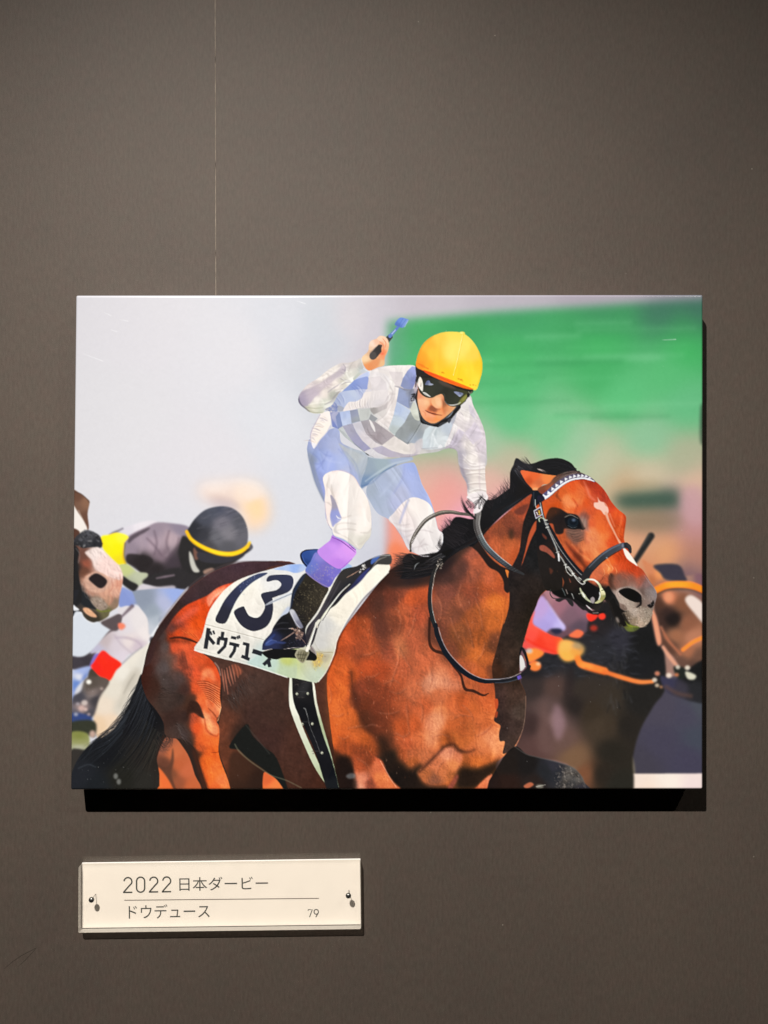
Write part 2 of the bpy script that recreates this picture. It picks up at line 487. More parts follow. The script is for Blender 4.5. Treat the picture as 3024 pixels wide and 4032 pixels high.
for s in ("D 130 900 110 960 120 1000", "D 150 990 160 1050 200 1080", "D 140 960 130 1010 150 1050", "D 170 1000 200 1060 240 1090"):
    L(s, 2.2, "d8ccc0", f=1, a=.7)

# below it: pale clothing, boots, the grey horse's rump
F("O 40 -20 140 -20 60 200 160 260 40 330", "26262a", f=4, sm=0)
F("O 60 170 100 200 140 235 100 250 60 240", "eeeef0", f=4)
F("O 60 320 160 262 200 340 300 408 400 390 540 480 480 580 360 720 220 835 130 855 30 850", "dde2e9", f=6)
L("O 66 330 160 268 205 345 300 412 390 398", 8, "f4f4f6", f=3, a=.8)
F("O 30 850 130 852 225 830 360 720 530 510 580 540 400 760 340 820 280 980 30 1010", "100 920 453f45 250 900 3e383e 330 760 564e52 480 580 6a5e60", f=10)
F("O 640 250 700 200 790 180 870 190 950 230 1030 330 1060 480 1075 640 900 760 830 800 760 840 700 940 560 860 440 780 290 810 330 740 480 580 560 520 640 500 690 380", "900 400 ece4e2 750 450 e4dcdf 600 700 dcd0d6 800 650 e8dad6 900 700 d5c4cc 700 850 e2d6de 1000 550 ece2de 480 650 c8b8b8 380 760 c4c0d4", f=9)
F("O 900 -20 1520 -20 1200 300 1170 430 1060 570 1030 350 930 200 860 60", "1000 100 8f98a8 1100 250 9aa4b0 1250 150 b8bcd8 1380 30 9db0e4 1150 380 b4bcc6 1080 480 c8ccd4", f=11)
F("O 690 -10 780 60 860 190 760 180 660 190", "8a9ad2", f=14)
F("O 1060 590 1180 420 1500 0 1540 -10 1085 640", "eeeef0", f=7)
F("O 1065 600 1112 590 1100 640 1066 655", "45404a", f=7)
F("O 420 400 560 330 650 290 700 330 660 480 600 515 520 480", "5d5152", f=12)
L("O 690 330 760 260 830 190", [24, 36, 50], "75656e", f=12, a=.9)
L("O 400 400 520 350 640 290", 10, "b8aca8", f=6, a=.7)
F("O 650 410 720 415 742 460 690 500 650 470", "e07868", f=16)
L("O 620 600 750 600 880 640 950 700", [10, 20, 20, 8], "a894a8", f=16, a=.55)
L("O 600 570 700 700 820 800", [10, 14, 8], "b8a8b4", f=16, a=.6)
L("O 700 940 830 820 960 720", 9, "7a7072", f=8, a=.7)
F("E 668 105 600 150 520 210 420 310 330 410 260 500 225 600 205 680 210 780 240 890 300 880 400 780 480 640 540 500 600 360 645 200", "550 220 e9e1d2 450 350 ebe4d6 350 480 e6ddcc 300 620 ead9c4 350 750 ecd0b4 260 780 e8c8a8 430 640 dfd6c6 520 400 d5ccbc 600 250 e2dccf", f=5)
L("E 540 360 490 440 450 520", [3, 8, 3], "8a8478", f=6, a=.7)
L("E 560 330 480 470 420 620", [10, 30, 10], "bcb4a4", f=26, a=.5)
F("O 440 770 400 800 330 830 270 985 300 1000 360 900", "8a78c8", f=7)
F("O 440 768 550 840 692 942 620 1030 530 1168 400 1100 282 1000 330 920", "440 900 f42a1c 550 1000 f0281c 350 960 e82420 480 820 ee2a26", f=4)
F("E 40 330 180 295 160 370 60 480 30 620 30 360", "100 330 a8b8e6 90 385 eceaf0 70 440 6d8cd0 50 540 8aa0dc 130 400 5f7cc4", f=12)
F("O 290 1005 400 1100 530 1168 440 1310 370 1340 230 1340 240 1180", "350 1050 4a4238 450 1150 6a5844 330 1200 544a40 300 1280 8a7a78", f=9)
O("O 262 1187", 34, 32, "faf6ec", f=9)
F("E 150 390 330 410 250 560 190 720 30 750 30 560 100 500", "180 450 5a5048 200 520 8a7a74 80 560 3a3840 100 640 a88c84 160 700 3a3840 60 680 54505a 220 560 302c30", f=14, a=.9)
F("E 25 680 170 700 180 760 25 770", "384a80", f=14)
O("E 165 425", 22, 20, "f6f0e4", f=6)
for x, y, r, c in ((130, 595, 26, "e0cfc6"), (105, 640, 24, "dcb8ae"), (75, 605, 16, "b4a8ac"), (60, 690, 18, "b4b4c0"), (165, 690, 14, "c0a8a8"), (140, 650, 16, "e8c8bc"), (270, 480, 14, "c0aca0")):
    O("E %d %d" % (x, y), r, r * .85, c, f=9, a=.85)
F("E 15 755 210 745 215 870 150 860 15 850", "383a2e", f=12)
F("E 15 840 150 843 172 940 150 985 15 988", "80 870 868a48 80 910 9a9c62 80 960 b8b89c", f=9)
O("E 195 850", 25, 30, "c8a898", f=12)
F("E 5 992 180 985 240 900 240 1340 5 1340", "383430", f=8)

RELIEF('lh', .07, [(16, .6), (7, .8), (3.5, .6)], 1.0, .3, 1.4, True, 700)
# right: rider in red, black horse and its bridle
F("H 380 30 700 100 740 250 700 420 560 330 540 330 460 200", "480 150 a06c78 600 250 80606c 650 330 5d4c58 680 200 8a6472 430 110 b07c84", f=10)
F("H 1200 780 1640 780 1640 1500 1050 1500 1030 1370 1080 1180", "1300 950 4c4754 1500 1000 4a4656 1300 1250 474353 1500 1350 464254 1580 950 4c5058 1580 1200 464a56 1150 1400 45414c", f=8)
F("H 1040 1355 1072 1355 1088 1480 1062 1620 1030 1620", "7c7262", f=14)
F("H 1072 1474 1640 1471 1640 1620 1062 1620", "1150 1500 f0dccc 1300 1520 f4e6d8 1500 1500 f0dcd4 1200 1570 f4dcc8 1500 1570 efd8d4 1400 1545 faeada", f=3, sm=0, fb=8)
F("H 200 720 300 600 420 500 560 400 700 380 720 300 770 200 860 130 1000 200 1250 260 1330 760 1230 950 1130 1130 1070 1350 1050 1640 700 1640 620 1640 560 1400 150 1300 200 900", "300 800 382f2d 450 800 54403a 400 950 5c4844 480 1050 8a6c68 520 1010 4a3a36 380 1150 5c4440 520 1200 6a5048 600 950 2a2422 700 800 38302a 620 1350 7a5c44 700 1480 7a5038 800 1100 463a2e 900 900 3a322a 900 1300 2a2620 1000 1100 282420 1100 900 252321 850 250 232122 800 320 2a2628 850 500 2c2c30 950 430 33323a 1100 600 202022 1150 450 1c1c1c 650 650 2a2a2c 420 620 2a2a2e 750 1000 3a3026 900 1100 40352a 300 1100 3e2e2c 320 1250 5a403c 820 1480 2c2620 950 1550 2a2822 300 650 222124", f=12, save='bh')
F("H 470 930 520 980 545 1060 530 1160 490 1220 450 1150 440 1040", "95757a", f=34, a=.8)
F("H 380 900 410 1000 430 1200 460 1310 340 1300 330 1100", "71554f", f=40, a=.6)
F("H 560 700 600 640 620 760 560 900 530 820", "2c2424", f=30, a=.6)
for i in range(110):
    x, y = prng.uniform(350, 1080), prng.uniform(380, 720)
    L("H %d %d %d %d %d %d" % (x, y, x + prng.uniform(15, 35), y + prng.uniform(-14, 14), x + prng.uniform(40, 90), y + prng.uniform(-24, 24)), [2, 7, 2], prng.choice(["5a5c68", "16161a", "484a54", "101012", "3c3c44"]), f=4, a=.5, clip='bh')
for i in range(40):
    x, y = prng.uniform(880, 1060), prng.uniform(480, 950)
    L("H %d %d %d %d" % (x, y, x + prng.uniform(-20, 20), y + prng.uniform(30, 70)), [3, 9], prng.choice(["5a5a60", "18181a", "44423e"]), f=7, a=.4, clip='bh')
F("H 360 90 420 160 480 250 545 325 530 362 430 350 380 385 290 310 300 200", "350 200 c4a4d8 430 260 b8a8e4 400 330 b0a0dc 500 330 c8bcf0", f=10)
L("H 400 130 460 220 530 330", [6, 12, 14], "dcccf4", f=8, a=.7)
F("H 430 352 500 345 520 370 470 390", "2a2a40", f=9)
F("H 310 200 290 300 345 345 440 400 525 430 505 535 400 530 235 440 250 330", "300 320 f25048 400 420 f04434 450 480 ee4030 280 400 ee4a44 350 450 d83828 500 470 f05030", f=7)
L("H 240 425 330 480 480 535", [6, 14, 8], "ac281c", f=9, a=.8)
F("H 215 440 300 475 470 540 400 535 225 500", "d84a48", f=10, a=.8)
F("H 500 450 560 430 680 470 692 530 620 590 540 600 488 540", "560 480 d8ac5c 620 520 c49848 650 480 a88c5c 560 560 d8a850", f=16)
O("H 630 480", 40, 25, "b09c78", f=22, a=.6)
F("H 570 405 600 375 640 352 690 378 650 420", "d86a4c", f=12)
F("H 230 545 300 498 378 530 345 572 255 605", "e8803c", f=11)
O("H 310 637", 48, 40, "d87840", f=14)
O("H 265 520", 26, 20, "d8c4b4", f=10)
O("H 335 620", 18, 14, "f0c8a8", f=8, a=.8)
L("H 640 575 665 620 740 645 850 675", [44, 56, 60, 56], "640 580 e47a34 700 630 ee8a44 800 665 e07a3a", f=9)
L("H 850 682 1000 730 1120 760 1222 758", [34, 36, 36, 30], "850 680 c86c38 1000 730 d87a40 1200 760 d48048", f=8)
L("H 700 655 780 685 850 700", 10, "a84c1c", f=8, a=.6)
F("C 1140 900 1200 925 1260 940 1430 940 1480 1020 1640 1060 H 1640 660 1540 650 1440 650 1390 570 1290 480 1250 300 1230 130 C 1200 1060", "1200 980 b88060 1280 1000 c89060 1200 1050 a06848 1400 1050 8a7068 1300 1100 a07058 1500 1060 a88070 1590 1050 86606a H 1350 110 b07458 1280 150 54382c 1330 220 3a2a26 1380 270 221c1a 1280 300 44302a 1450 150 80543e 1480 300 8a5c46 1400 400 96684e 1540 420 ac7a60 1500 520 9c6a50 1580 560 745242 1350 480 5e4034 1450 620 6a4c40 1550 640 5a4238 1240 200 4a342c", f=10)
F("C 1235 940 1420 935 1475 1020 1480 1065 1330 1050 1285 1000", "3e3a46", f=11)
O("H 1345 100", 40, 45, "d89878", f=24, a=.8)
O("H 1380 270", 60, 40, "241d1c", f=26, a=.85)
L("C 1250 1160 1330 1125 1440 1115 1540 1125 1610 1150", 22, "2c201c", f=14, a=.7)
L("C 1250 1133 1330 1097 1440 1088 1540 1100 1625 1135", [46, 50, 52, 52, 48], "1260 1130 e8842a 1400 1090 f4982f 1600 1120 e88428", f=7)
F("H 1475 125 1530 85 1640 180 1640 320 1550 230", "ecd8cc", f=9)
F("H 1205 190 1250 240 1280 360 1292 460 1260 472 1228 330", "d8967c", f=9)
L("H 1290 335 1340 430 1440 545", [20, 26, 20], "a06850", f=9)
L("H 1305 490 1360 570 1412 635", [26, 32, 24], "d8a088", f=8)
L("H 1460 510 1540 450 1630 410", 24, "e08838", f=8)
F("H 1285 715 1400 740 1500 660 1640 600 1640 900 1540 915 1440 885 1330 835", "1350 760 3c3a50 1450 800 3e3a44 1550 800 2a2a2c 1500 720 1c1c1c 1580 700 1c1c1c", f=14)
F("H 1390 640 1470 650 1500 700 1440 740 1400 700", "242824", f=9)
for x, y, r, c in ((1240, 745, 20, "ecdcc8"), (1350, 710, 23, "f4e0cc"), (1420, 646, 18, "e8dcc8"), (1495, 650, 21, "f0e4d0"), (1258, 787, 17, "d8c0a4"), (1412, 705, 18, "b07050"), (1260, 695, 22, "c08068"), (1290, 800, 14, "a87858")):
    O("H %d %d" % (x, y), r, r * .9, c, f=7, a=.9)
F("H 1480 678 1560 708 1545 742 1495 735", "e0dcc4", f=8)
L("H 1330 800 1420 850 1520 870", 22, "6a4c40", f=16, a=.7)
L("C 1212 712 1160 795 1090 905", [52, 46, 40], "2a2a2a", f=8)
L("C 1200 705 1148 790", 10, "4a4a4a", f=6, a=.7)
F("H 714 228 760 236 798 240 780 272 740 290 714 262", "ee3428", f=6)
O("H 830 250", 28, 26, "f0382c", f=6)
O("H 766 342", 32, 26, "8a3028", f=14)

# lens blur of everything behind the main horse
for c_ in range(3):
    soft = blur(CAN[..., c_], 1.5)
    mild = blur(CAN[..., c_], 1.0)
    xx = (np.arange(CW) * CST + CX0)[None]; yy = (np.arange(CH) * CST + CY0)[:, None]
    wr = np.clip((xx - 2000) / 80, 0, 1) * np.clip((yy - 2150) / 80, 0, 1)
    wl = np.clip((760 - xx) / 60, 0, 1) * np.clip((yy - 2440) / 60, 0, 1)
    wv = np.maximum(wr, wl)
    CAN[..., c_] = mild * (1 - wv) + soft * wv
# ---------------------------------------------------------------- the picture: the bay horse
# everything under the horse starts as shade
F("E 720 20 1100 100 1700 340 G 500 300 900 1000 1000 1340 E 690 1340 740 900 640 560 600 400", "30241f", f=3)
F("Q 60 900 860 560 1440 60 1470 130 1300 330 1000 560 700 900 300 1000", "2a2120", f=3)
# tail and far hind leg
F("E 875 885 930 950 985 1040 1030 1180 1068 1330 690 1340 705 1150 735 1000 800 870", "780 950 8a5442 850 1000 a86444 900 1100 a05a3c 780 1100 6a4030 830 1180 7a4a34 760 1250 c4683c 900 1250 8a5038 1000 1280 a45c3c 960 1150 a86044", f=5)
F("E 850 960 860 1060 840 1180 880 1330 800 1330 740 1200 720 1100 790 1120 830 1080", "5c3a2c", f=16, a=.7)
F("E 730 1120 800 1200 850 1290 860 1330 705 1330 705 1180", "c4683a", f=10, a=.9)
F("E 640 1100 705 1050 700 1330 610 1330", "6a4434", f=26, a=.9)
F("E 595 360 545 480 490 620 420 740 340 840 200 920 100 1020 40 1130 5 1250 5 1340 690 1340 715 1000 760 880 800 780 700 640 620 500", "100 1200 24262b 300 1000 191a1d 550 700 161619 600 1200 2c2a26 450 1200 24231e 660 1050 2a2420 200 1280 1f2225", f=5)
HAIR(["E 600 400 530 520 470 650 390 770", "E 600 420 545 560 500 680 440 800"], 40, 4, "17171a 222226", 8, .8)
HAIR(["E 500 650 420 760 320 850 180 930", "E 480 720 380 830 250 910 100 1030", "E 450 800 330 920 180 1010 50 1130", "E 430 850 300 1000 160 1120 20 1250"], 130, 4, "121315 2b2f35 1c1d20 34383e", 10, .7)
HAIR(["E 600 700 480 900 330 1080 150 1280", "E 700 800 600 1000 480 1160 330 1320", "E 760 860 690 1030 600 1180 520 1330"], 110, 5, "101113 2c2c2a 1d1d1e 383630", 12, .5)
HAIR(["E 760 840 800 900 760 950 790 990", "E 780 830 850 870 830 950 780 980"], 26, 3, "1b1a1a 3a302c", 14, .8)
O("E 385 1195 410 1240", 18, 24, "8a8a84", f=14, a=.75)
L("E 80 1130 160 1100 220 1120", 5, "5a626a", f=8, a=.4)
L("E 712 1005 706 1150 698 1330", 8, "2a2420", f=4, a=.8)
SPECK("E 200 920 60 1130 40 1300 640 1320 740 900 620 560", 40, 2, 4, "c8c8c4 8a8a8a", .5)

HAIR(["E 590 420 500 600 380 800 200 960", "E 620 520 540 720 420 900 230 1080", "E 660 620 590 820 480 1000 300 1200", "E 720 720 650 900 560 1080 420 1300"], 150, 3, "3a3e46 0e0f10 2a2d33 4a4e56 141518", 14, .5)
HAIR(["E 700 900 640 1050 560 1200 480 1320", "E 740 900 690 1060 640 1200 600 1330"], 60, 3, "4a4238 1a1917 38332c", 12, .5)
# barrel and belly, mostly in shade
F("E 1100 150 1659 340 G 350 300 290 450 300 700 340 900 380 1050 520 1340 E 1310 1340 1300 1200 1230 1000 1225 780 1245 640 1240 400", "1300 700 4a2e24 1250 800 5a3426 1350 600 2e2522 1500 450 332c2a 1400 850 1c1a19 1500 700 2c2322 1600 900 2a2020 1300 1000 4a2c20 1280 1150 5a3222 1400 1150 3c261c 1550 1250 2c1e18 1350 450 332826 1400 350 3a2c28 1650 600 2c2422 G 50 1000 332420 250 700 38251e 270 1000 2c1c17 400 1200 2a1a15 250 500 3a2620", f=6, save='belly')
CAN += MASK['belly'][..., None] * np.array([22, 9, 4], np.float32)
GRAIN('belly', [(3, .03, 1), (9, .04, 1)], 11)
RELIEF('belly', .09, [(24, .6), (10, .8), (4, .8)], 1.0, .4, 1.6, True, 500)
F("E 1310 950 1450 770 1500 860 1600 960 1700 1050 1800 1340 1740 1300 1640 1180 1550 1110 1450 1040 1390 980", "1b1c1a", f=7)
F("E 1330 1000 1500 1080 1600 1180 1600 1330 1330 1330", "1400 1150 3e281e 1550 1250 2c1e18 1380 1300 33221a", f=20, a=.8)
F("E 1592 1172 1640 1180 1710 1235 1760 1340 1600 1340", "1620 1220 b05c38 1680 1280 cc7444 1650 1320 c87040", f=5)
L("E 1358 935 1392 990 1480 1070 1580 1140 1660 1190 1780 1230 1900 1290", [7, 10, 8, 6, 6, 6, 5], "8c8a6c", f=6, a=.6)
for i, s in enumerate(("E 1250 320 1262 400 1275 500", "E 1272 330 1285 420 1302 525", "E 1292 312 1305 390 1325 455", "E 1312 300 1328 370 1345 440", "E 1335 290 1350 350 1362 420", "E 1360 285 1375 330 1385 390", "E 1385 300 1400 330 1405 360")):
    L(s, [6, 13, 4], "b0705c", f=5, a=.85)
F("E 1330 285 1380 285 1422 340 1380 380 1350 340", "8a4c38", f=9, a=.6)
L("E 1195 270 1225 310 1240 370", 8, "d8a898", f=6, a=.7)
HAIR(["E 1480 360 1520 420 1540 480", "E 1300 560 1340 640 1360 740", "E 1420 420 1460 520 1480 620"], 90, 4, "4a4240 1f1b1a 5a504c", 40, .35)
L("E 1450 780 1540 890 1640 1010", 7, "4a4640", f=6, a=.5)

# hindquarters
F("F 900 188 640 166 430 180 250 240 100 330 0 420 E 850 -180 720 0 650 180 605 330 595 420 640 560 720 660 775 760 800 870 950 900 1030 970 1070 1100 1160 1340 1312 1340 1303 1230 1250 1090 1225 990 1232 850 1225 780 1210 740 1246 640 1235 540 1240 400 1180 260 1040 130 F 300 800 900 400", "E 640 300 3a2420 620 430 33201c 700 250 4a3430 700 450 2e201c 760 300 4c4240 780 130 544440 760 50 4a3c3a 720 120 3a2a28 840 60 8a3c20 880 20 a84a22 950 60 9c4a28 1000 40 c06030 1050 60 b85a30 860 140 9a4c30 950 130 b05a38 920 250 8a4a34 850 250 6a4c40 1000 200 a85434 1050 250 b05630 1100 200 a85634 1150 280 a04a28 1130 350 c06c40 1180 360 b0532c 1050 350 a85030 980 330 884630 900 400 54403a 850 450 3a3230 780 420 3e3634 950 480 3a2824 900 560 2c2624 800 600 2e2826 1000 580 3a2820 1030 470 a04e2c 1100 450 a0512f 1180 470 9c5634 1200 560 b06038 1100 560 b56036 1060 600 b8653c 1140 640 b06038 1220 640 c47c54 1130 720 d08a60 1180 740 a85c38 1000 640 33231c 950 700 2c2220 850 720 2a211f 1030 700 9a4c2c 1050 800 b4562c 1150 800 c87444 1200 820 c06c40 1100 900 b8602f 1180 900 b4602f 1050 950 a5552c 1180 1000 b45c28 1120 1080 b45e28 1200 1150 c06a34 1150 1200 b8602c 1250 1230 c47040 1200 1290 b86030 950 850 3c302c 900 800 3a2f2b 980 940 352a26 1010 1000 2e2420 D 1000 1120 a84a28 1100 1150 b04c20 950 1200 9c4424 1050 1250 b85220 900 1250 8c4430 850 1300 6a4038 1150 1050 9c4a2c 1200 1000 c06a4c 1250 970 b85c40 1400 900 8a4a34 1500 850 5a4038", f=3.5, save='hind')
F("F 900 186 640 164 430 178 250 238 100 328 0 418 E 850 -180 720 0 650 180 620 300 680 250 720 100 790 0 D 790 1310 860 1200 950 1112 1050 1062 1150 1015 1230 955 1400 900 1580 838 1659 790", "E 700 150 3c2c2c 740 20 3a2e2e D 900 1150 302628 800 1250 2c2224 1300 860 3e3036 1500 790 43353c 1000 1030 3a2c30 1200 900 3c2e33 1400 800 40323a 1100 980 342a2e 1450 860 46363a", f=9)
L("D 740 1270 850 1110 980 960 1120 850 1280 775 1420 750 1560 755", 8, "5a4648", f=8, a=.6)
F("D 1140 1110 1130 1040 1200 985 1290 955 1240 1010 1190 1050 1160 1090", "d88a72", f=14, a=.8)
L("D 1150 1110 1190 1040 1270 985", [8, 16, 8], "eab4a0", f=10, a=.6)
F("D 860 1260 930 1180 1010 1130 1080 1120 1020 1180 930 1240", "c07060", f=30, a=.45)
L("E 830 70 900 62 980 78 1055 108", [8, 12, 16, 8], "2e1814", f=6, a=.9)
L("E 840 85 900 90 980 100", 22, "5a2c1c", f=22, a=.5)
for i in range(7):
    L("E %d %d %d %d %d %d" % (930 + i * 18, 5 + i * 6, 1000 + i * 10, 50 + i * 4, 1060 + i * 3, 95 + i * 2), 4, "7a3618" if i % 2 else "d8804c", f=4, a=.45)
F("E 1090 420 1095 340 1140 315 1185 345 1200 420 1160 400 1130 380 1110 400", "d88c64", f=18, a=.65)
for i in range(9):
    y = 400 + i * 17
    L("E %d %d %d %d %d %d" % (1050 + i * 10, y + 20, 1130 + i * 6, y + 22 + i * 3, 1234, y + 70 + i * 4), [3, 5, 4], "6a2e18", f=4, a=.6)
    L("E %d %d %d %d %d %d" % (1050 + i * 10, y + 28, 1130 + i * 6, y + 31 + i * 3, 1232, y + 80 + i * 4), [3, 5, 4], "d89068", f=4, a=.45)
F("E 1010 580 1060 600 1100 690 1108 725 1060 700 1020 675 990 685 960 720 980 600", "2c1d18", f=9, a=.9)
F("E 985 690 1030 680 1060 700 1020 780 1030 900 1000 800", "8a4a34", f=20, a=.6)
F("E 1130 560 1180 640 1215 660 1205 730 1160 680 1120 600", "c07c54", f=16, a=.5)
F("E 1100 640 1140 700 1200 760 1225 840 1180 860 1140 830 1120 740", "d89468", f=18, a=.65)
L("E 1140 640 1190 690 1218 735", [4, 10, 4], "7a3c22", f=7, a=.8)
L("E 1110 730 1130 820 1200 868 1226 850", [6, 14, 12, 4], "7a3c20", f=8, a=.7)
L("E 1245 630 1225 720 1216 745", 6, "e0a078", f=4, a=.8)
L("E 1226 990 1215 1000 1170 1000", 4, "6a2c14", f=4, a=.6)
F("E 1030 970 1075 1100 1150 1330 1110 1330 1040 1100 1010 1000", "4a281c", f=18, a=.8)
F("E 780 120 830 180 800 330 740 400 730 250", "5c4c48", f=40, a=.4)
F("E 930 150 960 220 970 320 930 330 900 230", "6a3828", f=24, a=.5)
F("E 880 180 900 260 890 330 850 300 850 220", "a05a40", f=26, a=.4)
CAN += (MASK['hind'] * np.clip((95 - CAN[..., 0]) / 60, 0, 1))[..., None] * np.array([20, 9, 5], np.float32)
GRAIN('hind', [(1.6, .02, 1), (4, .02, 1), (14, .03, 1)], 21)
RELIEF('hind', .045, [(40, .6), (16, .6)], .7, -.3, 1.3, False, 400)
RELIEF('hind', .042, [(11, .6), (5, .6), (2.8, .5)], 1.1, -.3, 1.5, True, 410)
HAIR(["E 760 440 860 460 960 470", "E 740 560 850 560 960 540"], 60, 3, "54443e 1c1614 463a34", 30, .35)
HAIR(["E 880 760 940 800 1000 900", "E 930 880 980 930 1020 970"], 60, 3, "5c4a44 1c1614 6a5850", 25, .4)

# shoulder, chest and neck
F("Q 0 900 140 780 400 700 700 600 960 460 1200 260 1420 90 C 520 420 700 1000 390 1140 H 310 190 270 280 235 400 215 470 190 600 190 740 215 800 238 870 235 1000 215 1130 160 1260 100 1310 30 1370 0 1420 H -40 1660 G 380 1340 350 1050 310 760 285 480 300 300 F 1240 800 1440 520 1659 240",
  "R 250 50 472c24 330 40 4a2e26 180 130 6a3c2c 250 120 54342a 300 110 6c3c2a 390 110 a65630 430 100 9c5230 350 80 7c4630 420 170 945034 360 170 a05a38 300 200 78442c 260 220 6c3c2a 200 230 94502e 160 260 964e2c 120 300 a45630 100 400 b4602f 100 500 b8622e 130 440 b05a2a 170 330 8c4a2c 220 320 96502e 210 400 a2502a 260 420 9a4c2a 300 330 8c4c32 340 320 b07048 350 400 a85f3c 320 460 a45a36 280 500 8c482a 230 480 7c4026 180 480 84442a 160 540 6a3824 190 560 70391f 240 570 763c24 300 580 864628 220 640 58301e 260 640 703a22 200 600 54301e 150 600 b0602c 110 600 b4632e 70 560 b06030 80 680 a85a2c 130 680 ac5c2c 190 690 a4582a 240 720 84462a 160 740 844626 200 760 7e4226 120 750 94502a 350 560 a05834 400 500 b06a44 420 420 aa6440 440 350 a4603e 400 300 a05c3c 470 470 c48862 520 450 bc7c56 500 520 b06c44 450 560 ac6038 400 640 a85a30 350 650 a0542c 330 700 a45a34 370 720 a85c36 420 700 b86c40 470 690 cc8456 500 610 d08c60 520 580 c07848 480 640 c8825a 560 560 b2663a 560 640 b06434 600 540 a85c30 650 570 b06434 700 540 a85c32 690 620 b4693a 620 660 ac6636 570 700 a06030 720 690 cc8254 690 730 c67a48 750 720 c88050 640 740 b87040 610 710 aa6634 660 790 b06a30 700 790 9c5c2a 620 800 8a5228 540 690 a4602f 440 770 aa6a42 400 790 94582f 390 760 a4623c 350 760 8a4c2a 310 700 5c3420 310 770 2a2018 330 830 261c16 280 720 4a2a1c 290 800 30221a 500 250 724430 510 150 784a36 540 80 7a4a38 560 180 7c4c34 600 130 845036 590 250 82502f 640 90 8a4e34 640 200 92562f 680 280 8c5228 690 180 a05f30 740 120 b0682f 730 200 a8642f 700 70 96532f 760 60 8a4a2c 610 320 88522c 660 350 a4622f 700 370 985a2e 680 420 a05c30 640 400 9a5a34 560 330 7a4830 740 300 70442a 720 410 6c4028 690 480 985432 640 470 a05c36 600 420 98583a 580 460 aa6844 90 780 3c2418 110 850 2a1c16 Q 850 650 84503c 900 750 96583c 750 800 5c3a30 850 850 865038 600 880 4a302a 500 800 2c2020 1000 500 7a4630 1050 550 945636 1200 350 6e3f2c 1300 250 864830 1250 450 6a3c2a 1100 450 7c4830 1200 550 985834 1150 650 985a36 1250 680 904e2c 1080 620 945636 1350 220 8c4a30 1100 950 a05a32 1000 900 985838 H 20 700 5a3a28",
  f=3.5, save='front')
# bright outer forearm, trough and folds
F("R 45 420 110 400 135 480 150 560 190 640 240 690 270 740 230 760 170 720 110 740 70 720 50 600", "80 470 b8642e 110 600 b66430 160 660 b06230 210 710 a25828 90 680 ae5e2c", f=26, a=.55)
L("R 140 420 150 500 170 565 205 645 262 695", [8, 22, 26, 24, 14], "4a281a", f=14, a=.75)
F("R 250 690 275 690 290 740 330 790 400 840 430 850 350 870 300 840 270 770", "2c1e17", f=26, a=.85)
F("R 380 830 440 800 425 850 455 890 560 900 560 915 300 915 300 840", "241a15", f=18, a=.92)
F("R 145 770 190 760 235 770 270 790 290 840 320 880 340 915 160 915 150 830", "180 800 8e4c2c 215 790 7a4024 245 810 b46a44 255 860 cc7a48 300 895 b46a40 190 870 bc7c5c 215 880 7e4630 175 900 c88c6c 265 795 9c5636", f=7)
L("R 262 790 285 830 305 865 330 900", 3, "d8a484", f=3, a=.55)
F("R 80 780 130 770 150 830 160 915 60 915 70 840", "241814", f=16, a=.9)
F("R 415 840 440 815 480 780 510 745 550 727 580 740 604 762 600 800 580 845 545 875 490 888 450 880", "455 850 925c36 490 800 b4724a 540 755 c88660 590 770 bc7850 570 810 c07c4a 520 830 b07044 480 865 84563a 560 850 986036", f=9)
L("R 425 835 460 800 500 760 530 730 565 722 590 745 630 752 655 742", [5, 9, 9, 11, 12, 12, 10, 4], "46261a", f=8, a=.75)
F("R 600 815 660 820 730 795 760 770 750 830 700 870 660 905 580 905 580 850", "261b15", f=20, a=.9)
F("R 655 905 715 850 740 860 790 915 640 920", "690 890 b06640 720 870 bc7450", f=6)
F("R 540 905 575 850 588 856 562 905", "8a4e3a", f=6, a=.8)
F("R 480 590 520 570 530 620 515 680 480 720 450 730 455 680 475 650", "d29468", f=28, a=.4)
F("R 640 740 700 690 760 680 775 720 750 780 680 800 620 795", "690 750 c47c4c 740 710 d89466 650 775 a86236", f=26, a=.5)
F("R 440 440 500 430 560 450 600 480 560 490 500 480", "c89270", f=24, a=.4)
F("R 225 100 260 110 290 220 300 320 270 330 235 240", "5c3628", f=34, a=.55)
F("R 160 470 230 450 300 480 320 560 290 640 230 640 185 580", "6e3822", f=50, a=.45)
F("R 590 520 620 560 625 640 610 700 590 680 600 600", "904c26", f=22, a=.5)
F("R 470 180 490 260 540 330 580 380 540 340 480 300 462 230", "5c3828", f=18, a=.5)
F("R 530 660 560 690 570 730 545 715", "6a381e", f=16, a=.6)
F("R 100 690 170 720 210 750 200 790 140 770 90 740", "783e22", f=26, a=.5)
veins = ["R 345 310 340 370 322 430 305 480", "R 345 320 370 370 400 420", "R 373 560 378 620 385 675", "R 385 675 360 690 330 675", "R 430 540 440 580 436 630", "R 520 540 516 590 528 640", "R 470 400 480 440 470 480", "R 195 350 225 345 250 330", "R 205 440 235 440 260 425", "R 260 590 300 595 340 585", "R 200 650 230 640 265 650", "R 300 500 340 510 370 490", "R 50 480 60 520 55 550", "R 65 600 90 605 110 595", "R 130 655 160 650 190 645",
         "R 90 690 110 700 130 690", "R 280 470 320 455 345 470", "R 610 560 640 590 650 620", "R 560 620 600 600 640 605", "R 660 690 700 670 730 640", "R 500 840 510 810 530 790", "R 170 780 200 800 220 820", "R 480 690 520 680 550 690", "R 560 400 580 440 590 480", "R 620 200 640 260 650 320", "R 560 200 580 260 600 300", "R 500 100 520 150 515 200", "R 660 110 680 170 690 240", "R 600 60 590 110 610 150", "R 700 300 690 340 670 370", "R 410 180 400 230 380 270", "R 330 150 350 200 340 260"]
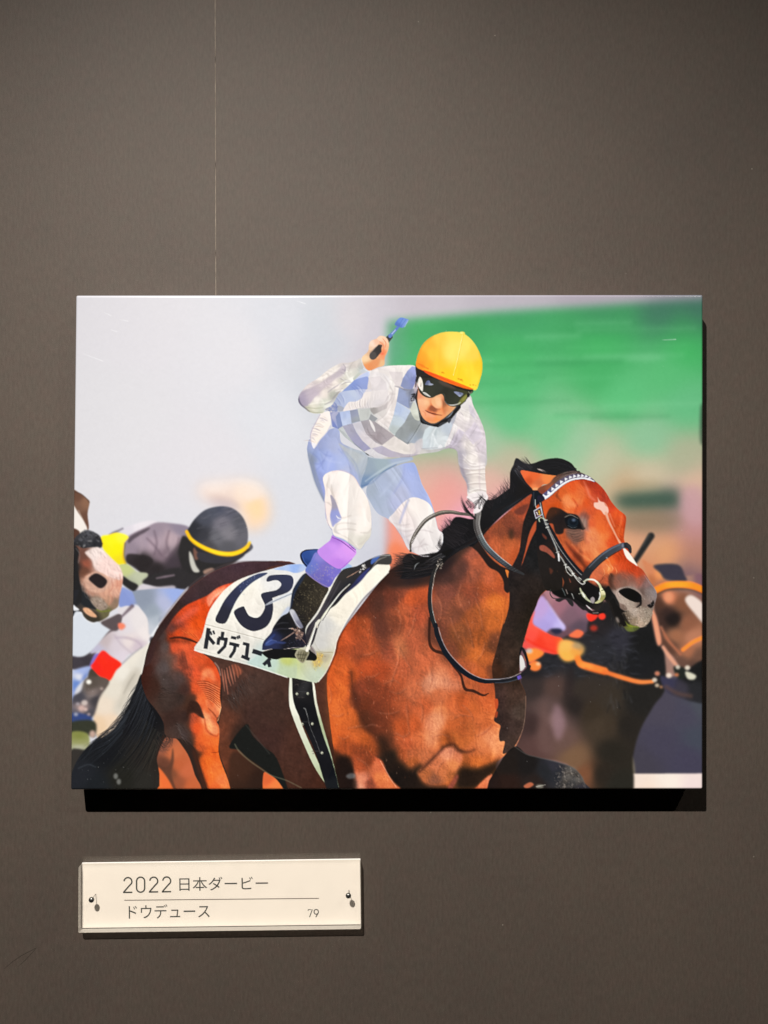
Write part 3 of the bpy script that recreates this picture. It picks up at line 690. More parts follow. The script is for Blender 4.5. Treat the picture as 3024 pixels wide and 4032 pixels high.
for s in veins:
    t = s.split()
    L(s, [2, 6, 2], "5a2e1c", f=5, a=.28)
    L("R " + " ".join(str(float(q) - (3 if i % 2 == 0 else 2)) for i, q in enumerate(t[1:])), [1.5, 4, 1.5], "dca078", f=5, a=.22)
for i in range(420):
    x, y = prng.uniform(50, 770), prng.uniform(60, 860)
    dx, dy = prng.uniform(-9, 9), prng.uniform(4, 20)
    L("R %f %f %f %f %f %f" % (x, y, x + dx * .3, y + dy * .5, x + dx, y + dy), [.5, prng.uniform(1.5, 4.5), .5], prng.choice(["5a3020", "cc9068", "c08058", "683824", "dca880", "8a5034"]), f=3, a=prng.uniform(.1, .34), clip='front')
SPECK("R 340 280 560 330 740 560 740 700 450 700 330 560 150 450 100 200", 70, 1.2, 3, "e0b08c d0946c bc8058", .4)
GRAIN('front', [(1.4, .02, 1), (3, .02, 1), (22, .03, 1)], 31)
RELIEF('front', .055, [(46, .6), (18, .6)], .7, .2, 1.3, False, 300)
RELIEF('front', .045, [(12, .6), (6, .6), (3, .5)], 1.2, .2, 1.5, True, 310)
# withers: dark mane root shading and the shade under head and reins
F("Q 0 900 140 770 400 690 700 600 860 560 900 560 780 660 640 800 520 900 420 960 200 980 60 960", "100 900 3a2722 300 850 2a2020 600 780 2a2020 480 900 3a2620 800 620 3c2a24", f=40, a=.9)
F("Q 850 600 860 560 905 540 960 620 1020 700 1120 780 1260 850 1200 1020 1152 1005 1145 930 1120 870 1080 825 1010 790 950 710 900 645", "2e211d", f=7)
F("Q 1160 815 1196 832 1186 892", "b06c34", f=3)
F("Q 1440 85 1380 230 1330 370 1310 500 1290 640 1235 760 1190 850 1190 960 1200 1020 1195 1150 1165 1270 1140 1327 H 80 230 50 350 20 470 -5 560 -25 640 -20 720 -5 800 0 880 10 980 -10 1060 40 1100 30 1150 35 1220 75 1225 60 1320 150 1262 215 1130 235 1000 238 870 215 800 190 740 190 600 215 470 235 400 270 280 310 190 390 50 C 700 1000 500 400",
  "C 300 900 211f1f 250 1100 29211e 300 700 1e1c1c 200 700 2c211e 150 900 2a2120 200 1200 2c221e H 120 300 32251f 60 300 382820 100 600 3c2c24 150 700 35271f 100 900 46332a 180 1000 4a3a32 60 900 46302a 150 1100 43322c 60 1050 3e2c26 100 1230 46342c 0 650 40281c", f=5, save='neckshade')
GRAIN('neckshade', [(3, .05, 1), (12, .06, 1)], 41)
F("H -5 900 20 895 22 950 5 975", "9c4e2c", f=4)
F("H 20 990 15 1030 0 1040 0 1000", "8a4428", f=4)
F("C 330 590 322 650 270 760 203 948 232 830 262 700 300 615", "8c4c30", f=4)
L("H 237 870 234 1000 214 1130 160 1258", 5, "8a7468", f=4, a=.55)
F("Q 1380 200 1330 300 1240 280 1290 230", "54322a", f=16, a=.6)
O("Q 1215 480", 22, 50, "3c2a20", f=24, a=.7)
# far and near forelegs at the bottom edge
F("H 150 1262 240 1320 330 1345 480 1382 600 1425 660 1480 690 1540 712 1640 -20 1640 30 1400", "100 1400 221c19 250 1400 1e1b1a 400 1450 26272a 480 1480 2a2b30 560 1500 4c4640 600 1540 3c3a3a 650 1520 4a443e 670 1580 36343a 300 1550 2a211e 100 1550 2c1d18 450 1420 33323a", f=5, save='knee')
L("H 150 1262 240 1322 330 1347 480 1384 600 1428 660 1482 690 1540 710 1620", [4, 5, 6, 8, 8, 8, 8, 6], "6a6460", f=5, a=.6)
SPECK("H 470 1420 600 1440 680 1540 700 1600 480 1600", 140, 4, 12, "8a8078 1c1c1e 5c5650 a09488", .5)
for x, y in ((590, 1440), (560, 1500), (640, 1520)):
    O("H %d %d" % (x, y), 45, 16, "a09c98", f=24, a=.35)
F("H 220 1570 270 1540 300 1560 250 1590", "a06048", f=8)
O("H 345 1575", 30, 18, "a09c8c", f=10, a=.7)
L("H 320 1575 390 1560", 5, "d8d4c4", f=3, a=.7)
F("G 440 1190 480 1170 515 1180 510 1210 460 1215", "8a8480", f=14, a=.5)

# mane
F("Q 840 600 900 560 1000 440 1130 310 1270 200 1420 80 1440 40 1380 20 1100 260 900 480 820 560", "1c1a1c", f=6)
F("Q 190 880 220 800 200 720 250 665 300 665 420 695 550 620 550 520 580 440 640 400 700 320 860 340 900 250 930 150 1040 160 1150 90 1250 30 1350 -40 1440 60 1250 200 1100 330 980 440 890 560 780 610 640 700 560 780 480 860 300 900 180 895", "200 800 1d1b1e 400 780 1c1a1c 700 500 17171a 900 450 151416 1200 120 1a1c20 1000 250 181719 600 620 161517 300 880 261f20", f=6)
HAIR(["Q 480 690 350 690 200 660 100 650", "Q 480 720 330 730 180 720 90 740", "Q 500 780 330 800 180 810 90 820", "Q 480 830 330 870 200 880 80 890"], 300, 4.5, "161416 221f22 2c282a 38302e 100f10", 12, .8)
HAIR(["Q 700 640 600 580 540 540 510 560", "Q 740 600 640 500 570 420 560 400", "Q 800 540 700 440 620 360 600 320", "Q 860 480 760 400 660 350 600 310"], 120, 4.5, "141315 1f1c1f 2c282b 0f0e10", 14, .8)
HAIR(["Q 880 330 790 280 750 190 735 90", "Q 870 330 800 260 770 180 760 110", "Q 870 320 810 270 780 210 770 150"], 30, 3.5, "161416 242022", 7, .95)
HAIR(["Q 960 260 930 180 990 130 1050 80", "Q 1100 200 1040 150 980 130 920 110", "Q 1150 160 1110 100 1090 60 1060 20", "Q 1250 130 1180 60 1150 10 1130 -40"], 60, 3, "161416 221f22", 9, .9)
HAIR(["Q 1400 70 1250 100 1100 180 960 300", "Q 1420 90 1280 170 1130 280 980 400", "Q 1420 60 1300 130 1180 220 1040 340"], 120, 4, "101012 2a2d33 34383f 191a1d 454b54", 12, .5)
HAIR(["Q 880 560 780 600 640 690 540 780", "Q 960 450 860 540 720 600 600 680"], 70, 4, "0f0e10 2a2729 1a181a 3a3636", 16, .6)
HAIR(["Q 560 660 480 700 380 740 310 800", "Q 600 690 500 740 420 800 330 830"], 26, 4, "6a6666 4c484a", 10, .4)
L("Q 310 815 325 770 360 745", [3, 9, 3], "9a9896", f=4, a=.7)
HAIR(["Q 960 440 850 540 700 620 560 780", "Q 1000 420 900 520 780 600 620 740"], 40, 3, "2c2220 1a1414", 10, .5)

# head
F("C 290 360 380 415 500 305 620 262 690 252 770 282 830 333 870 388 900 440 950 500 1000 540 1018 570 1010 640 1000 720 1012 770 1050 820 1058 860 1105 940 1150 980 1200 1060 1240 1120 1256 1160 1250 1210 H 1228 200 1200 290 1150 332 1100 340 1040 345 990 330 940 270 900 150 850 120 C 800 1290 700 1250 600 1190 520 1190 430 1140 390 1120 340 950 320 700 330 550",
  "430 420 a85428 480 480 a8501f 520 380 b0602f 560 420 c8723c 620 330 b85a2c 650 380 c06a38 700 300 a04a2a 700 350 b86038 740 310 98402a 800 370 a0442c 850 420 9c4430 780 420 b45a3a 900 480 a84a2c 950 540 b8582c 990 570 b85a34 980 620 a84c24 960 680 b85c2c 650 450 c87846 640 480 b05a30 560 480 c06c3c 700 450 b05428 740 520 b85c34 750 600 b86038 700 560 8a5844 690 600 9a7460 800 560 c06434 820 650 c06030 760 680 c8784c 850 720 c8703c 720 740 b06e50 680 760 b07048 620 740 8a5e48 590 690 7a5a4a 640 690 86604c 520 700 9a5430 500 740 8c4c2c 560 760 a05c38 600 820 9a5030 640 860 7a3c24 700 800 c07c50 760 780 c87c50 830 790 c07040 900 760 b05028 950 720 a84a22 720 880 b06a40 690 930 8a4828 780 860 c88050 900 900 b8602f 950 880 a84a22 1000 870 a04420 1030 920 a44824 850 950 b87048 880 970 c8804c 800 1000 a86848 930 970 b05c34 1000 950 a84c28 1060 960 a04424 1100 1000 a04a2c 1000 1010 945038 960 1040 7a5040 920 1020 8a5438 870 1050 96583c 1060 1040 8a5a48 1120 1060 94604c 1170 1090 8c6a60 1000 1080 806050 1060 1100 9a7a6c 1200 1130 7d6660 1230 1160 8a7874 500 1000 231f1d 450 1050 221e1d 600 1100 201c1b 400 900 261f1d 350 750 201d1d 550 950 2a211e 700 1200 1f1b1a 850 1150 1f1b1a 450 800 2a2220 H 960 130 8c766a 940 90 9a8478 1000 150 786458 1050 200 7a685c 1150 60 705a50 1170 120 867064 1100 200 7a685a 1200 90 746058 1120 280 988674 1050 300 6a5c50 1180 250 8a7868 900 200 2c2624 950 260 2a2522 850 100 221f1e",
  f=3, save='head')
F("C 395 560 430 492 500 498 560 533 640 553 692 640 685 657 600 662 540 655 525 692 470 692 450 620 415 615 400 600", "480 580 2a201e 600 560 2c2422 640 640 241d1c 440 520 4a2c1e 520 650 2c211e", f=7)
F("C 418 618 448 625 450 662 428 668", "8a4a30", f=4)
F("C 330 560 380 600 430 700 490 830 560 930 640 1020 700 1050 760 1090 840 1130 880 1100 905 1140 960 1220 H 980 300 960 320 850 120 C 700 1250 600 1190 520 1190 430 1140 390 1120 340 950 320 700", "400 900 241f1d 350 700 1d1b1c 500 1050 231e1c 700 1150 1c1918 850 1180 1f1b1a 600 1050 2a211d 450 800 281f1d 930 1220 2a2624 H 950 280 2c2622", f=6)
F("C 345 790 380 783 430 820 462 865 455 885 400 842 350 822", "7a4a3a", f=5)
F("C 365 690 400 720 395 740 370 715", "5a3428", f=6)
L("C 522 1035 530 1070 524 1110", [3, 12, 3], "7a4a30", f=4, a=.8)
L("C 575 1040 585 1070", [3, 10], "7a4a38", f=4, a=.7)
F("C 420 960 450 980 430 1010", "5a3426", f=8, a=.7)
# cheek bones, veins, soft lights
F("C 530 400 570 390 600 440 650 470 600 490 540 470 520 440", "d88a5c", f=22, a=.6)
F("C 620 300 680 320 700 400 670 450 640 380", "cc7844", f=26, a=.5)
L("C 690 290 715 345 735 400 775 435", [6, 14, 14, 6], "d49078", f=9, a=.55)
L("C 600 420 625 450 640 480", [4, 12, 4], "8a3c1c", f=8, a=.6)
L("C 490 360 480 400 510 440", [6, 14, 6], "6a3420", f=9, a=.7)
F("C 660 560 700 570 720 640 750 690 700 670 670 620", "9c7a68", f=18, a=.6)
F("C 540 660 620 655 690 670 690 740 620 760 560 720", "795848", f=16, a=.55)
for s in ("C 560 680 600 700 660 690", "C 570 700 620 722 680 700", "C 590 725 640 740 690 720", "C 555 665 620 675 690 660", "C 600 745 650 752 690 740"):
    L(s, [2, 6, 2], "4a342c", f=4, a=.7)
    L(s.replace("C ", "C "), [1, 2, 1], "b09080", f=2, a=.35)
F("C 700 690 780 660 830 700 840 770 800 830 740 840 720 780", "cc8858", f=40, a=.5)
F("C 780 560 850 600 870 680 820 690 770 630", "cc7038", f=36, a=.5)
L("C 545 760 600 830 650 890 690 940", [6, 22, 26, 8], "5c2c1c", f=16, a=.75)
L("C 600 780 660 850 720 890 760 920", [4, 12, 16, 6], "d8905c", f=12, a=.6)
L("C 520 740 560 820 620 900 680 960", [6, 18, 18, 8], "a86038", f=14, a=.6)
F("C 690 950 740 950 760 980 720 1010 690 990", "5a3020", f=12, a=.6)
L("C 780 1090 830 1050 850 990", [2, 6, 2], "6a3420", f=5, a=.6)
L("C 820 870 880 900 900 950", [2, 8, 2], "e0a070", f=6, a=.5)
for i in range(90):
    x, y = prng.uniform(440, 1060), prng.uniform(300, 1000)
    dx, dy = prng.uniform(0, 22), prng.uniform(5, 30)
    L("C %d %d %d %d %d %d" % (x, y, x + dx * .3, y + dy * .5, x + dx, y + dy), [1, prng.uniform(3, 7), 1], prng.choice(["8a3c1c", "dc9868", "cc7c48", "7a3820"]), f=5, a=prng.uniform(.1, .28), clip='head')
L("C 985 560 975 620 955 680 965 720", [6, 14, 10, 4], "d07844", f=8, a=.6)
L("C 1000 545 1012 590 1004 660 996 720", [6, 8, 8, 6], "8c3a1c", f=6, a=.6)
for s in ("C 860 930 885 960 870 990", "C 900 935 915 965 905 985", "C 840 960 850 1000 835 1030", "C 930 955 945 985 940 1005", "C 880 1000 895 1020 890 1050"):
    L(s, [2, 6, 2], "e0a878", f=4, a=.5)
F("C 895 1000 925 1030 920 1080 940 1130 900 1110 880 1060", "3a2620", f=12, a=.7)
# muzzle
F("M 930 640 1000 590 1120 570 1240 650 1320 740 1180 745 1040 760 960 800", "8a6450", f=40, a=.55)
F("M 985 860 1040 780 1180 752 1290 790 1370 870 1380 960 1320 1040 1250 1050 1180 1110 1120 1020 1040 980", "1020 860 a08a7e 1150 765 8c766a 1320 830 90786c 1200 1010 948476 1080 970 a49284 1330 1000 7a685c 1180 1080 9c8a7c", f=12)
L("M 1345 960 1340 1010 1290 1050", [26, 24, 8], "241f1d", f=10, a=.9)
F("M 1435 1020 1480 1000 1525 950 1535 1010 1490 1062", "262120", f=8)
F("M 1400 800 1500 780 1560 850 1540 960 1450 960 1420 880", "9a857a", f=40, a=.5)
F("M 1090 1130 1250 1060 1420 1060 1510 1120 1490 1210 1400 1320 1250 1310 1150 1250", "1150 1180 6a5c4e 1250 1120 a8988a 1350 1150 988676 1450 1150 9c8a7a 1250 1250 84745f 1380 1270 a4927c 1480 1180 8a7866", f=18, a=.8)
SPECK("M 1060 1100 1250 1050 1450 1050 1520 1150 1400 1310 1200 1290", 200, 4, 14, "d0c0ae 4a4036 b0a08e 5c5046 e0d4c4", .4)
SPECK("M 1000 860 1180 760 1370 860 1540 850 1540 1000 1200 1100 1040 980", 90, 4, 12, "d0c0b4 6a5a50 c0aea2", .35)
F("M 1030 825 1090 785 1180 778 1270 813 1342 870 1358 930 1342 972 1270 978 1180 945 1090 890", "1100 830 1a1818 1250 900 131313 1320 930 201d1c", f=6)
L("M 1345 960 1340 1010 1290 1050", [26, 24, 8], "241f1d", f=10, a=.9)
F("M 1100 1130 1200 1290 1330 1330 1260 1390 1160 1390 1100 1320 1080 1220", "1150 1250 3a3428 1200 1340 6a7434 1280 1350 545a30 1120 1200 2c2622", f=14)
L("M 1120 1250 1180 1310 1300 1330", [8, 20, 8], "8a9a3c", f=8, a=.7)
F("M 960 920 1010 1020 1090 1090 1150 1110 1080 1130 1100 1200 1140 1300 1080 1320 1000 1250 930 1120 900 980", "211d1b", f=10)
O("M 1015 1230", 22, 46, "9a8a80", f=16, a=.7, ang=-.4)
HAIR(["M 920 1180 920 1280 960 1380", "M 1000 1250 1010 1350 1060 1410", "M 1100 1320 1150 1400 1240 1420", "M 1260 1340 1290 1390 1330 1390"], 46, 3, "7a7a58 5c5c4a 8a8a70", 16, .5)
L("M 1425 1320 1350 1330 1310 1320", 8, "b4a48c", f=6, a=.5)
L("M 1400 600 1470 700 1530 770 1565 840 1565 910", [5, 7, 8, 9, 8], "b09488", f=6, a=.55)
RELIEF('head', .05, [(34, .6), (14, .6)], .7, .5, 1.4, False, 600)
RELIEF('head', .045, [(10, .6), (5, .6), (2.6, .5)], 1.2, .5, 1.6, True, 610)
# blaze
F("C 795 408 815 440 850 452 876 490 880 530 850 548 820 512 790 502 768 482 770 452 800 448", "deb296", f=5)
F("C 846 452 862 468 872 486 856 474", "b06a4c", f=4, a=.6)
L("C 862 535 885 600 915 660 945 720 972 768", [22, 15, 12, 11, 18], "d6a280", f=5)
L("C 890 540 905 580 930 640", [10, 8, 3], "dca484", f=6, a=.5)
F("C 993 803 1030 828 1062 868 1108 945 1080 930 1020 882", "e2c8b6", f=4)
# eye
F("C 542 570 588 552 640 576 668 640 622 658 570 648 548 612", "1c1a1b", f=5)
O("C 604 604", 42, 40, "26282c", f=5)
O("C 606 600", 30, 28, "1c1d21", f=10)
O("C 610 588", 16, 11, "98a0ac", f=11, a=.55)
L("C 565 630 600 648 640 640", 4, "60605e", f=3, a=.7)
L("C 540 566 588 549 642 574", [4, 7, 4], "94806f", f=4, a=.8)
L("C 640 640 680 660 700 650", [10, 8, 2], "1f1a19", f=5, a=.8)
# ear, forelock
F("C 120 340 280 330 300 370 200 420 60 500 -20 560 -20 480 60 400", "1b1a1c", f=4)
F("C 200 195 330 215 480 235 640 205 640 225 480 262 330 240", "2a2322", f=4)
F("C 205 203 330 224 420 238 478 248 430 300 370 312 335 352 290 352 250 312 220 262", "300 250 b85c34 400 260 c07848 260 280 a04a28 330 300 a86040 310 335 c07850 230 230 c0603a", f=3)
O("C 315 345", 26, 12, "d89c70", f=8, a=.8)
L("C 270 300 310 320 340 330", [4, 10, 4], "6a2c1c", f=6, a=.7)
F("C 165 105 230 148 290 148 380 118 490 106 580 138 620 183 632 216 560 214 480 238 400 234 330 220 205 203 220 262 255 312 290 352 200 400 100 460 0 510 -40 560 0 430 60 390 110 340 116 220 140 165", "400 160 1b1b1d 550 170 1c1b1c 200 150 26262a 150 300 17171a 50 430 18191c 220 330 1a1818", f=4)
F("C 200 203 330 222 420 237 478 248 430 300 370 312 335 352 290 352 250 312 222 262", "300 250 b85c34 400 260 c07848 260 280 a04a28 330 300 a86040 310 335 c07850 230 230 c0603a", f=3)
O("C 315 346", 24, 11, "dca074", f=7, a=.8)
L("C 155 170 185 215 225 290 285 348", [10, 18, 20, 8], "262022", f=4)
HAIR(["C 280 200 230 160 190 120 165 100", "C 290 170 250 120 235 95 220 80", "C 200 180 150 170 125 210 115 270"], 36, 3, "1a181a 2c282c 3a383c", 8, .85)
HAIR(["C 160 330 130 280 120 230 135 170", "C 100 400 90 330 70 280 50 240", "C 60 430 60 380 40 340 10 310", "C 110 380 100 300 85 260 70 230"], 26, 2.6, "1a181a 2c282c", 7, .8)
HAIR(["C 620 190 520 130 420 120 300 150", "C 630 210 540 190 440 190 330 215"], 60, 4, "0e0e10 2a2a2e 1d1d20", 10, .6)
HAIR(["C 640 212 560 215 480 245 400 300", "C 640 216 580 230 500 270 430 330", "C 600 205 520 235 440 290 360 330"], 46, 3, "3a2c2a 6a5450 241e1e 8a7468", 8, .75)
HAIR(["C 330 190 350 205 390 215", "C 350 195 390 205 430 225"], 18, 3.5, "d8c8c0 a08c84", 8, .6)
HAIR(["C 180 170 220 200 250 210", "C 150 200 190 260 230 330"], 22, 2.6, "7c7c84 55555c", 9, .5)
L("C 640 240 690 258 730 262", [6, 16, 6], "2a1c1c", f=5, a=.7)
F("C 470 246 560 218 640 212 700 240 600 262 520 300 430 370 390 400 330 360 350 330 420 300", "500 270 6a4434 600 235 4a3834 420 340 8a4c34 360 350 7a4430 560 250 5c4640", f=4)
HAIR(["C 640 214 560 222 480 252 400 310", "C 650 222 580 236 500 276 420 340", "C 620 212 520 240 440 292 350 340"], 60, 3, "3a2c2a 7a645c 241e1e 9a8478 4a3430", 7, .75)
# browband with shark-tooth pattern
F("L 395 700 470 632 530 572 600 512 670 458 745 414 820 380 900 360 970 353 1040 356 1110 372 1180 408 1254 470 1240 490 1130 442 1000 437 900 452 820 482 740 532 640 612 560 682 500 742 450 772 420 752", "5f566c", f=3)
TIP = [(408, 688), (484, 632), (545, 572), (610, 516), (684, 461), (760, 416), (835, 384), (905, 366), (975, 358), (1040, 360), (1105, 370), (1165, 400)]
LOW = [(446, 762), (520, 712), (590, 646), (660, 586), (735, 525), (808, 478), (874, 452), (940, 438), (1004, 432), (1062, 432), (1118, 438), (1170, 452)]
for (tx, ty), (bx, by) in zip(TIP, LOW):
    dx, dy = bx - tx, by - ty
    n = math.hypot(dx, dy); nx, ny = -dy / n, dx / n
    mx_, my_ = tx + dx * .62, ty + dy * .62
    F("L %f %f %f %f %f %f" % (tx, ty, mx_ + nx * 34, my_ + ny * 34, mx_ - nx * 34, my_ - ny * 34), "f2eef0", f=4, sm=0)
L("L 440 750 520 700 600 630 680 565 750 515 830 472 910 444 1000 432 1090 432 1170 450 1240 476", [44, 40, 36, 36, 36, 34, 32, 30, 28, 26, 18], "f4f1f0", f=4)
L("L 460 772 560 690 650 612 740 540 830 488 920 456 1010 446 1090 446", 6, "241a1c", f=4, a=.8)
# bridle
F("C 285 368 335 362 350 440 330 470 300 480 292 420", "1e1f24", f=4)
F("C 330 400 372 400 385 430 350 450 330 440", "2a2430", f=4)
L("C 310 430 312 470 318 490", 6, "c8c4bc", f=2, a=.8)
L("C 300 370 298 430 300 480", 4, "5a5a60", f=3, a=.7)
L("C 350 445 358 500 370 560 400 640 440 730 485 830", [22, 24, 24, 22, 18, 14], "2a282c", f=3)
L("C 400 600 450 700 510 810 570 900 630 970 692 1035", [20, 34, 40, 42, 44, 46], "232124", f=4)
L("C 385 580 430 680 490 790 560 890 640 985 690 1030", [8, 7, 6, 6, 6, 8], "9a8f86", f=3, a=.75)
L("C 350 455 362 520 385 600 430 700 470 790 490 850 520 890 550 940 600 1000 660 1060", [9, 9, 10, 10, 10, 11, 10, 11, 12, 8], "8c857e", f=3, a=.95)
L("C 360 470 372 530 395 610 440 710 478 790", 3, "4a4644", f=2, a=.9)
L("C 490 850 494 880 496 905", [12, 12, 10], "e0d8cc", f=2)
for x, y in ((395, 590), (402, 620), (405, 645), (485, 838), (545, 935), (560, 955), (605, 1005)):
    L("C %d %d %d %d" % (x - 10, y + 3, x + 10, y - 3), 7, "b4aea6", f=2, a=.85)
    L("C %d %d %d %d" % (x - 9, y + 9, x + 10, y + 5), 4, "2c2826", f=2, a=.8)
L("C 545 940 555 985 590 1020 605 1000 570 950", 5, "c0b8ac", f=2, a=.9)
L("C 600 1000 635 1050 672 1085 695 1080 690 1065 650 1035", 6, "c8c0b4", f=2, a=.9)
L("C 345 600 340 580 360 570 400 590", [8, 8, 8, 4], "b0b498", f=2, a=.8)
F("L 252 958 372 886 402 1020 288 1094", "b4b0b4", f=3, sm=0)
F("L 268 968 364 908 388 1012 296 1072", "4a2a34", f=3, sm=0)
L("L 292 982 305 985 322 1032", [10, 12, 12], "f4dcb8", f=2, sm=0)
L("L 325 966 345 955 350 975 335 985 356 990 358 1012 338 1020", 11, "f0b83c", f=2)
# noseband and bit
L("C 698 1035 735 972 815 890 895 832 975 792 1018 783", [62, 60, 56, 52, 46, 42], "700 1030 2e2a2a 800 900 403c3c 900 830 4c484a 1010 790 5a5658", f=4)
L("C 1018 783 1042 800 1052 838", [42, 34, 18], "363234", f=4)
L("C 730 955 810 875 890 817 970 778", [4, 8, 9, 6], "8a8484", f=5, a=.7)
L("C 760 985 830 915 910 858 980 818", [4, 6, 6, 4], "1c191a", f=4, a=.8)
O("C 992 786", 10, 16, "8a8688", f=6, a=.7)
O("C 868 882", 8, 5, "a8a09c", f=4, a=.8)
L("C 688 1068 720 1050 770 1055 808 1088 826 1130", [10, 13, 14, 16, 20], "690 1060 a8a490 760 1055 d0ccb4 820 1120 b0ac84", f=3)
L("C 826 1130 838 1165 828 1200 800 1225 776 1232", [26, 40, 34, 20, 8], "830 1150 c0bc94 830 1190 8a8850 800 1220 a4a478", f=3)
L("C 812 1150 815 1180 805 1205", 7, "f0ecd4", f=3, a=.9)
L("C 828 1136 846 1132", 5, "4a4828", f=2, a=.8)
L("C 660 1120 668 1140 690 1175 715 1205 745 1225", [10, 14, 26, 16, 12], "9c9a80", f=3)
L("C 682 1160 695 1185", 10, "dcd8c8", f=3, a=.8)
F("C 740 1200 760 1185 775 1205 765 1235 745 1228", "8a7e7c", f=4)
L("C 650 1162 680 1152", 5, "c8c4b0", f=2, a=.8)
L("C 708 1250 730 1270 752 1290", [4, 9, 3], "e4dcd0", f=2)
O("C 848 1180", 12, 8, "7c8058", f=4, a=.8)
# straps and chain under the jaw
F("C 440 1150 520 1130 600 1150 650 1200 700 1240 690 1290 640 1250 600 1215 560 1200 500 1190", "191717", f=6)
L("C 430 1130 428 1165 450 1195 490 1200", [6, 7, 8, 6], "3a3a3a", f=3)
F("C 466 1210 495 1195 540 1195 590 1205 610 1240 600 1260 575 1240 545 1205 500 1225", "2a2829", f=4)
L("C 520 1120 535 1150 545 1175", 6, "5c6060", f=3, a=.8)
L("C 550 1130 562 1160", 7, "8a7a74", f=3, a=.8)
L("C 595 1160 612 1200", 5, "b0aca8", f=2, a=.8)
L("C 700 1255 730 1300 790 1310 850 1300", [10, 18, 20, 10], "1c1919", f=5)
F("C 640 1250 700 1265 760 1300 700 1290", "242222", f=5)
L("C 760 1310 800 1308", 6, "d8c8c0", f=3, a=.6)

HAIR(["Q 560 640 470 640 380 660 300 640", "Q 620 560 560 520 540 480 530 430", "Q 680 480 620 430 600 390 585 340", "Q 760 420 700 380 660 330 640 290"], 90, 3.2, "141315 242022 1a181a", 13, .85)
HAIR(["Q 300 740 200 690 130 650 70 650", "Q 280 780 180 760 110 740 50 760", "Q 300 830 190 840 110 850 40 880"], 70, 3, "1a1819 2c2628 3c3230", 13, .7)
HAIR(["Q 930 260 930 200 960 150 1000 110", "Q 1000 240 1020 170 1070 120 1120 100", "Q 1080 200 1090 130 1110 70 1130 20", "Q 1180 140 1160 80 1150 30 1160 -30", "Q 1240 90 1230 40 1210 0 1180 -50"], 70, 2.8, "161416 221f22 2c2a2e", 10, .85)
HAIR(["E 590 400 520 500 470 600 420 690", "E 500 620 430 710 360 790 280 850", "E 380 790 290 850 210 890 140 950", "E 280 860 190 930 120 1000 50 1090", "E 180 960 110 1060 60 1150 20 1220"], 120, 3, "1a1b1e 2a2d32 141518", 12, .8)
HAIR(["E 720 860 770 900 820 880 860 930", "E 740 880 780 960 830 950 870 980", "E 700 900 740 980 790 1000 840 990"], 30, 2.6, "1c1a1a 3c322e", 16, .8)
# reins and neck strap
L("Q 905 285 893 380 915 480 975 592 1080 700 1200 790 1330 855", [62, 62, 60, 54, 48, 40, 20], "900 300 7c7874 900 420 6a6664 960 560 5a5856 1100 710 4c4a4a 1250 810 33302f", f=3)
L("Q 885 300 875 390 900 495 962 606 1070 716 1190 806", [14, 16, 16, 12, 10, 8], "332f2e", f=4, a=.8)
L("Q 925 310 916 390 938 475 997 580 1100 685 1215 775", [8, 9, 9, 8, 8, 6], "b4b0ac", f=3, a=.75)
for i in range(70):
    t = i / 69
    x = np.interp(t, [0, .15, .3, .5, .75, 1], [902, 895, 915, 975, 1080, 1270]); y = np.interp(t, [0, .15, .3, .5, .75, 1], [300, 380, 480, 592, 700, 830])
    L("Q %f %f %f %f" % (x - 24, y + 12, x + 22, y - 12), 2.4, "33302f" if i % 2 else "8c8884", f=1.2, a=.5)
HAIR(["Q 880 330 860 310 800 280", "Q 880 345 850 330 790 330"], 24, 3, "1a181a 3a3432", 10, .8)
L("R 468 195 466 290 485 328 530 345 570 395 598 435 614 488 650 498 690 516 712 508", [11, 11, 12, 14, 13, 9, 12, 12, 9, 4], "3a2018", f=3, a=.85)
L("Q 535 750 492 830 468 930 455 1050 458 1150 478 1260 505 1340", [20, 28, 34, 36, 38, 40, 40], "292625", f=3)
L("Q 548 755 510 830 490 930 473 1050 476 1150 497 1260 524 1340", 5, "b4a89c", f=3, a=.85)
for i in range(34):
    t = i / 33
    x = np.interp(t, [0, .3, .6, 1], [490, 462, 455, 492]); y = np.interp(t, [0, .3, .6, 1], [840, 980, 1120, 1320])
    L("Q %f %f %f %f" % (x - 12, y - 5, x + 8, y + 7), 3, "4c4846", f=2, a=.6)
SPECK("Q 530 720 570 720 570 790 530 800", 40, 3, 9, "b4a494 8a7a6c 5a4c44 d0c4b8", .7)
L("G 1172 -40 1182 30 1215 110 1262 200 1342 292 1442 372 1560 418 H 0 752 60 748 130 738 195 712 245 675 264 640", [34, 38, 40, 42, 42, 40, 36, 36, 36, 36, 36, 34, 28], "232124", f=3)
L("G 1195 -20 1228 90 1276 180 1352 268 1448 350 1560 400 1659 404 H 60 736 130 722 200 690", 6, "b09c98", f=4, a=.75)
L("H 0 768 70 764 140 750 200 728", 6, "4a4c50", f=4, a=.8)
F("H 168 718 198 704 206 730 178 745", "64509a", f=4, sm=0)
L("H 190 545 205 500 228 530 250 600 256 655", [8, 20, 22, 20, 16], "1d1c20", f=4)
F("H 192 560 215 570 232 640 196 672", "e4e0dc", f=4)
L("H 196 670 232 640", 8, "d8d4d0", f=4)
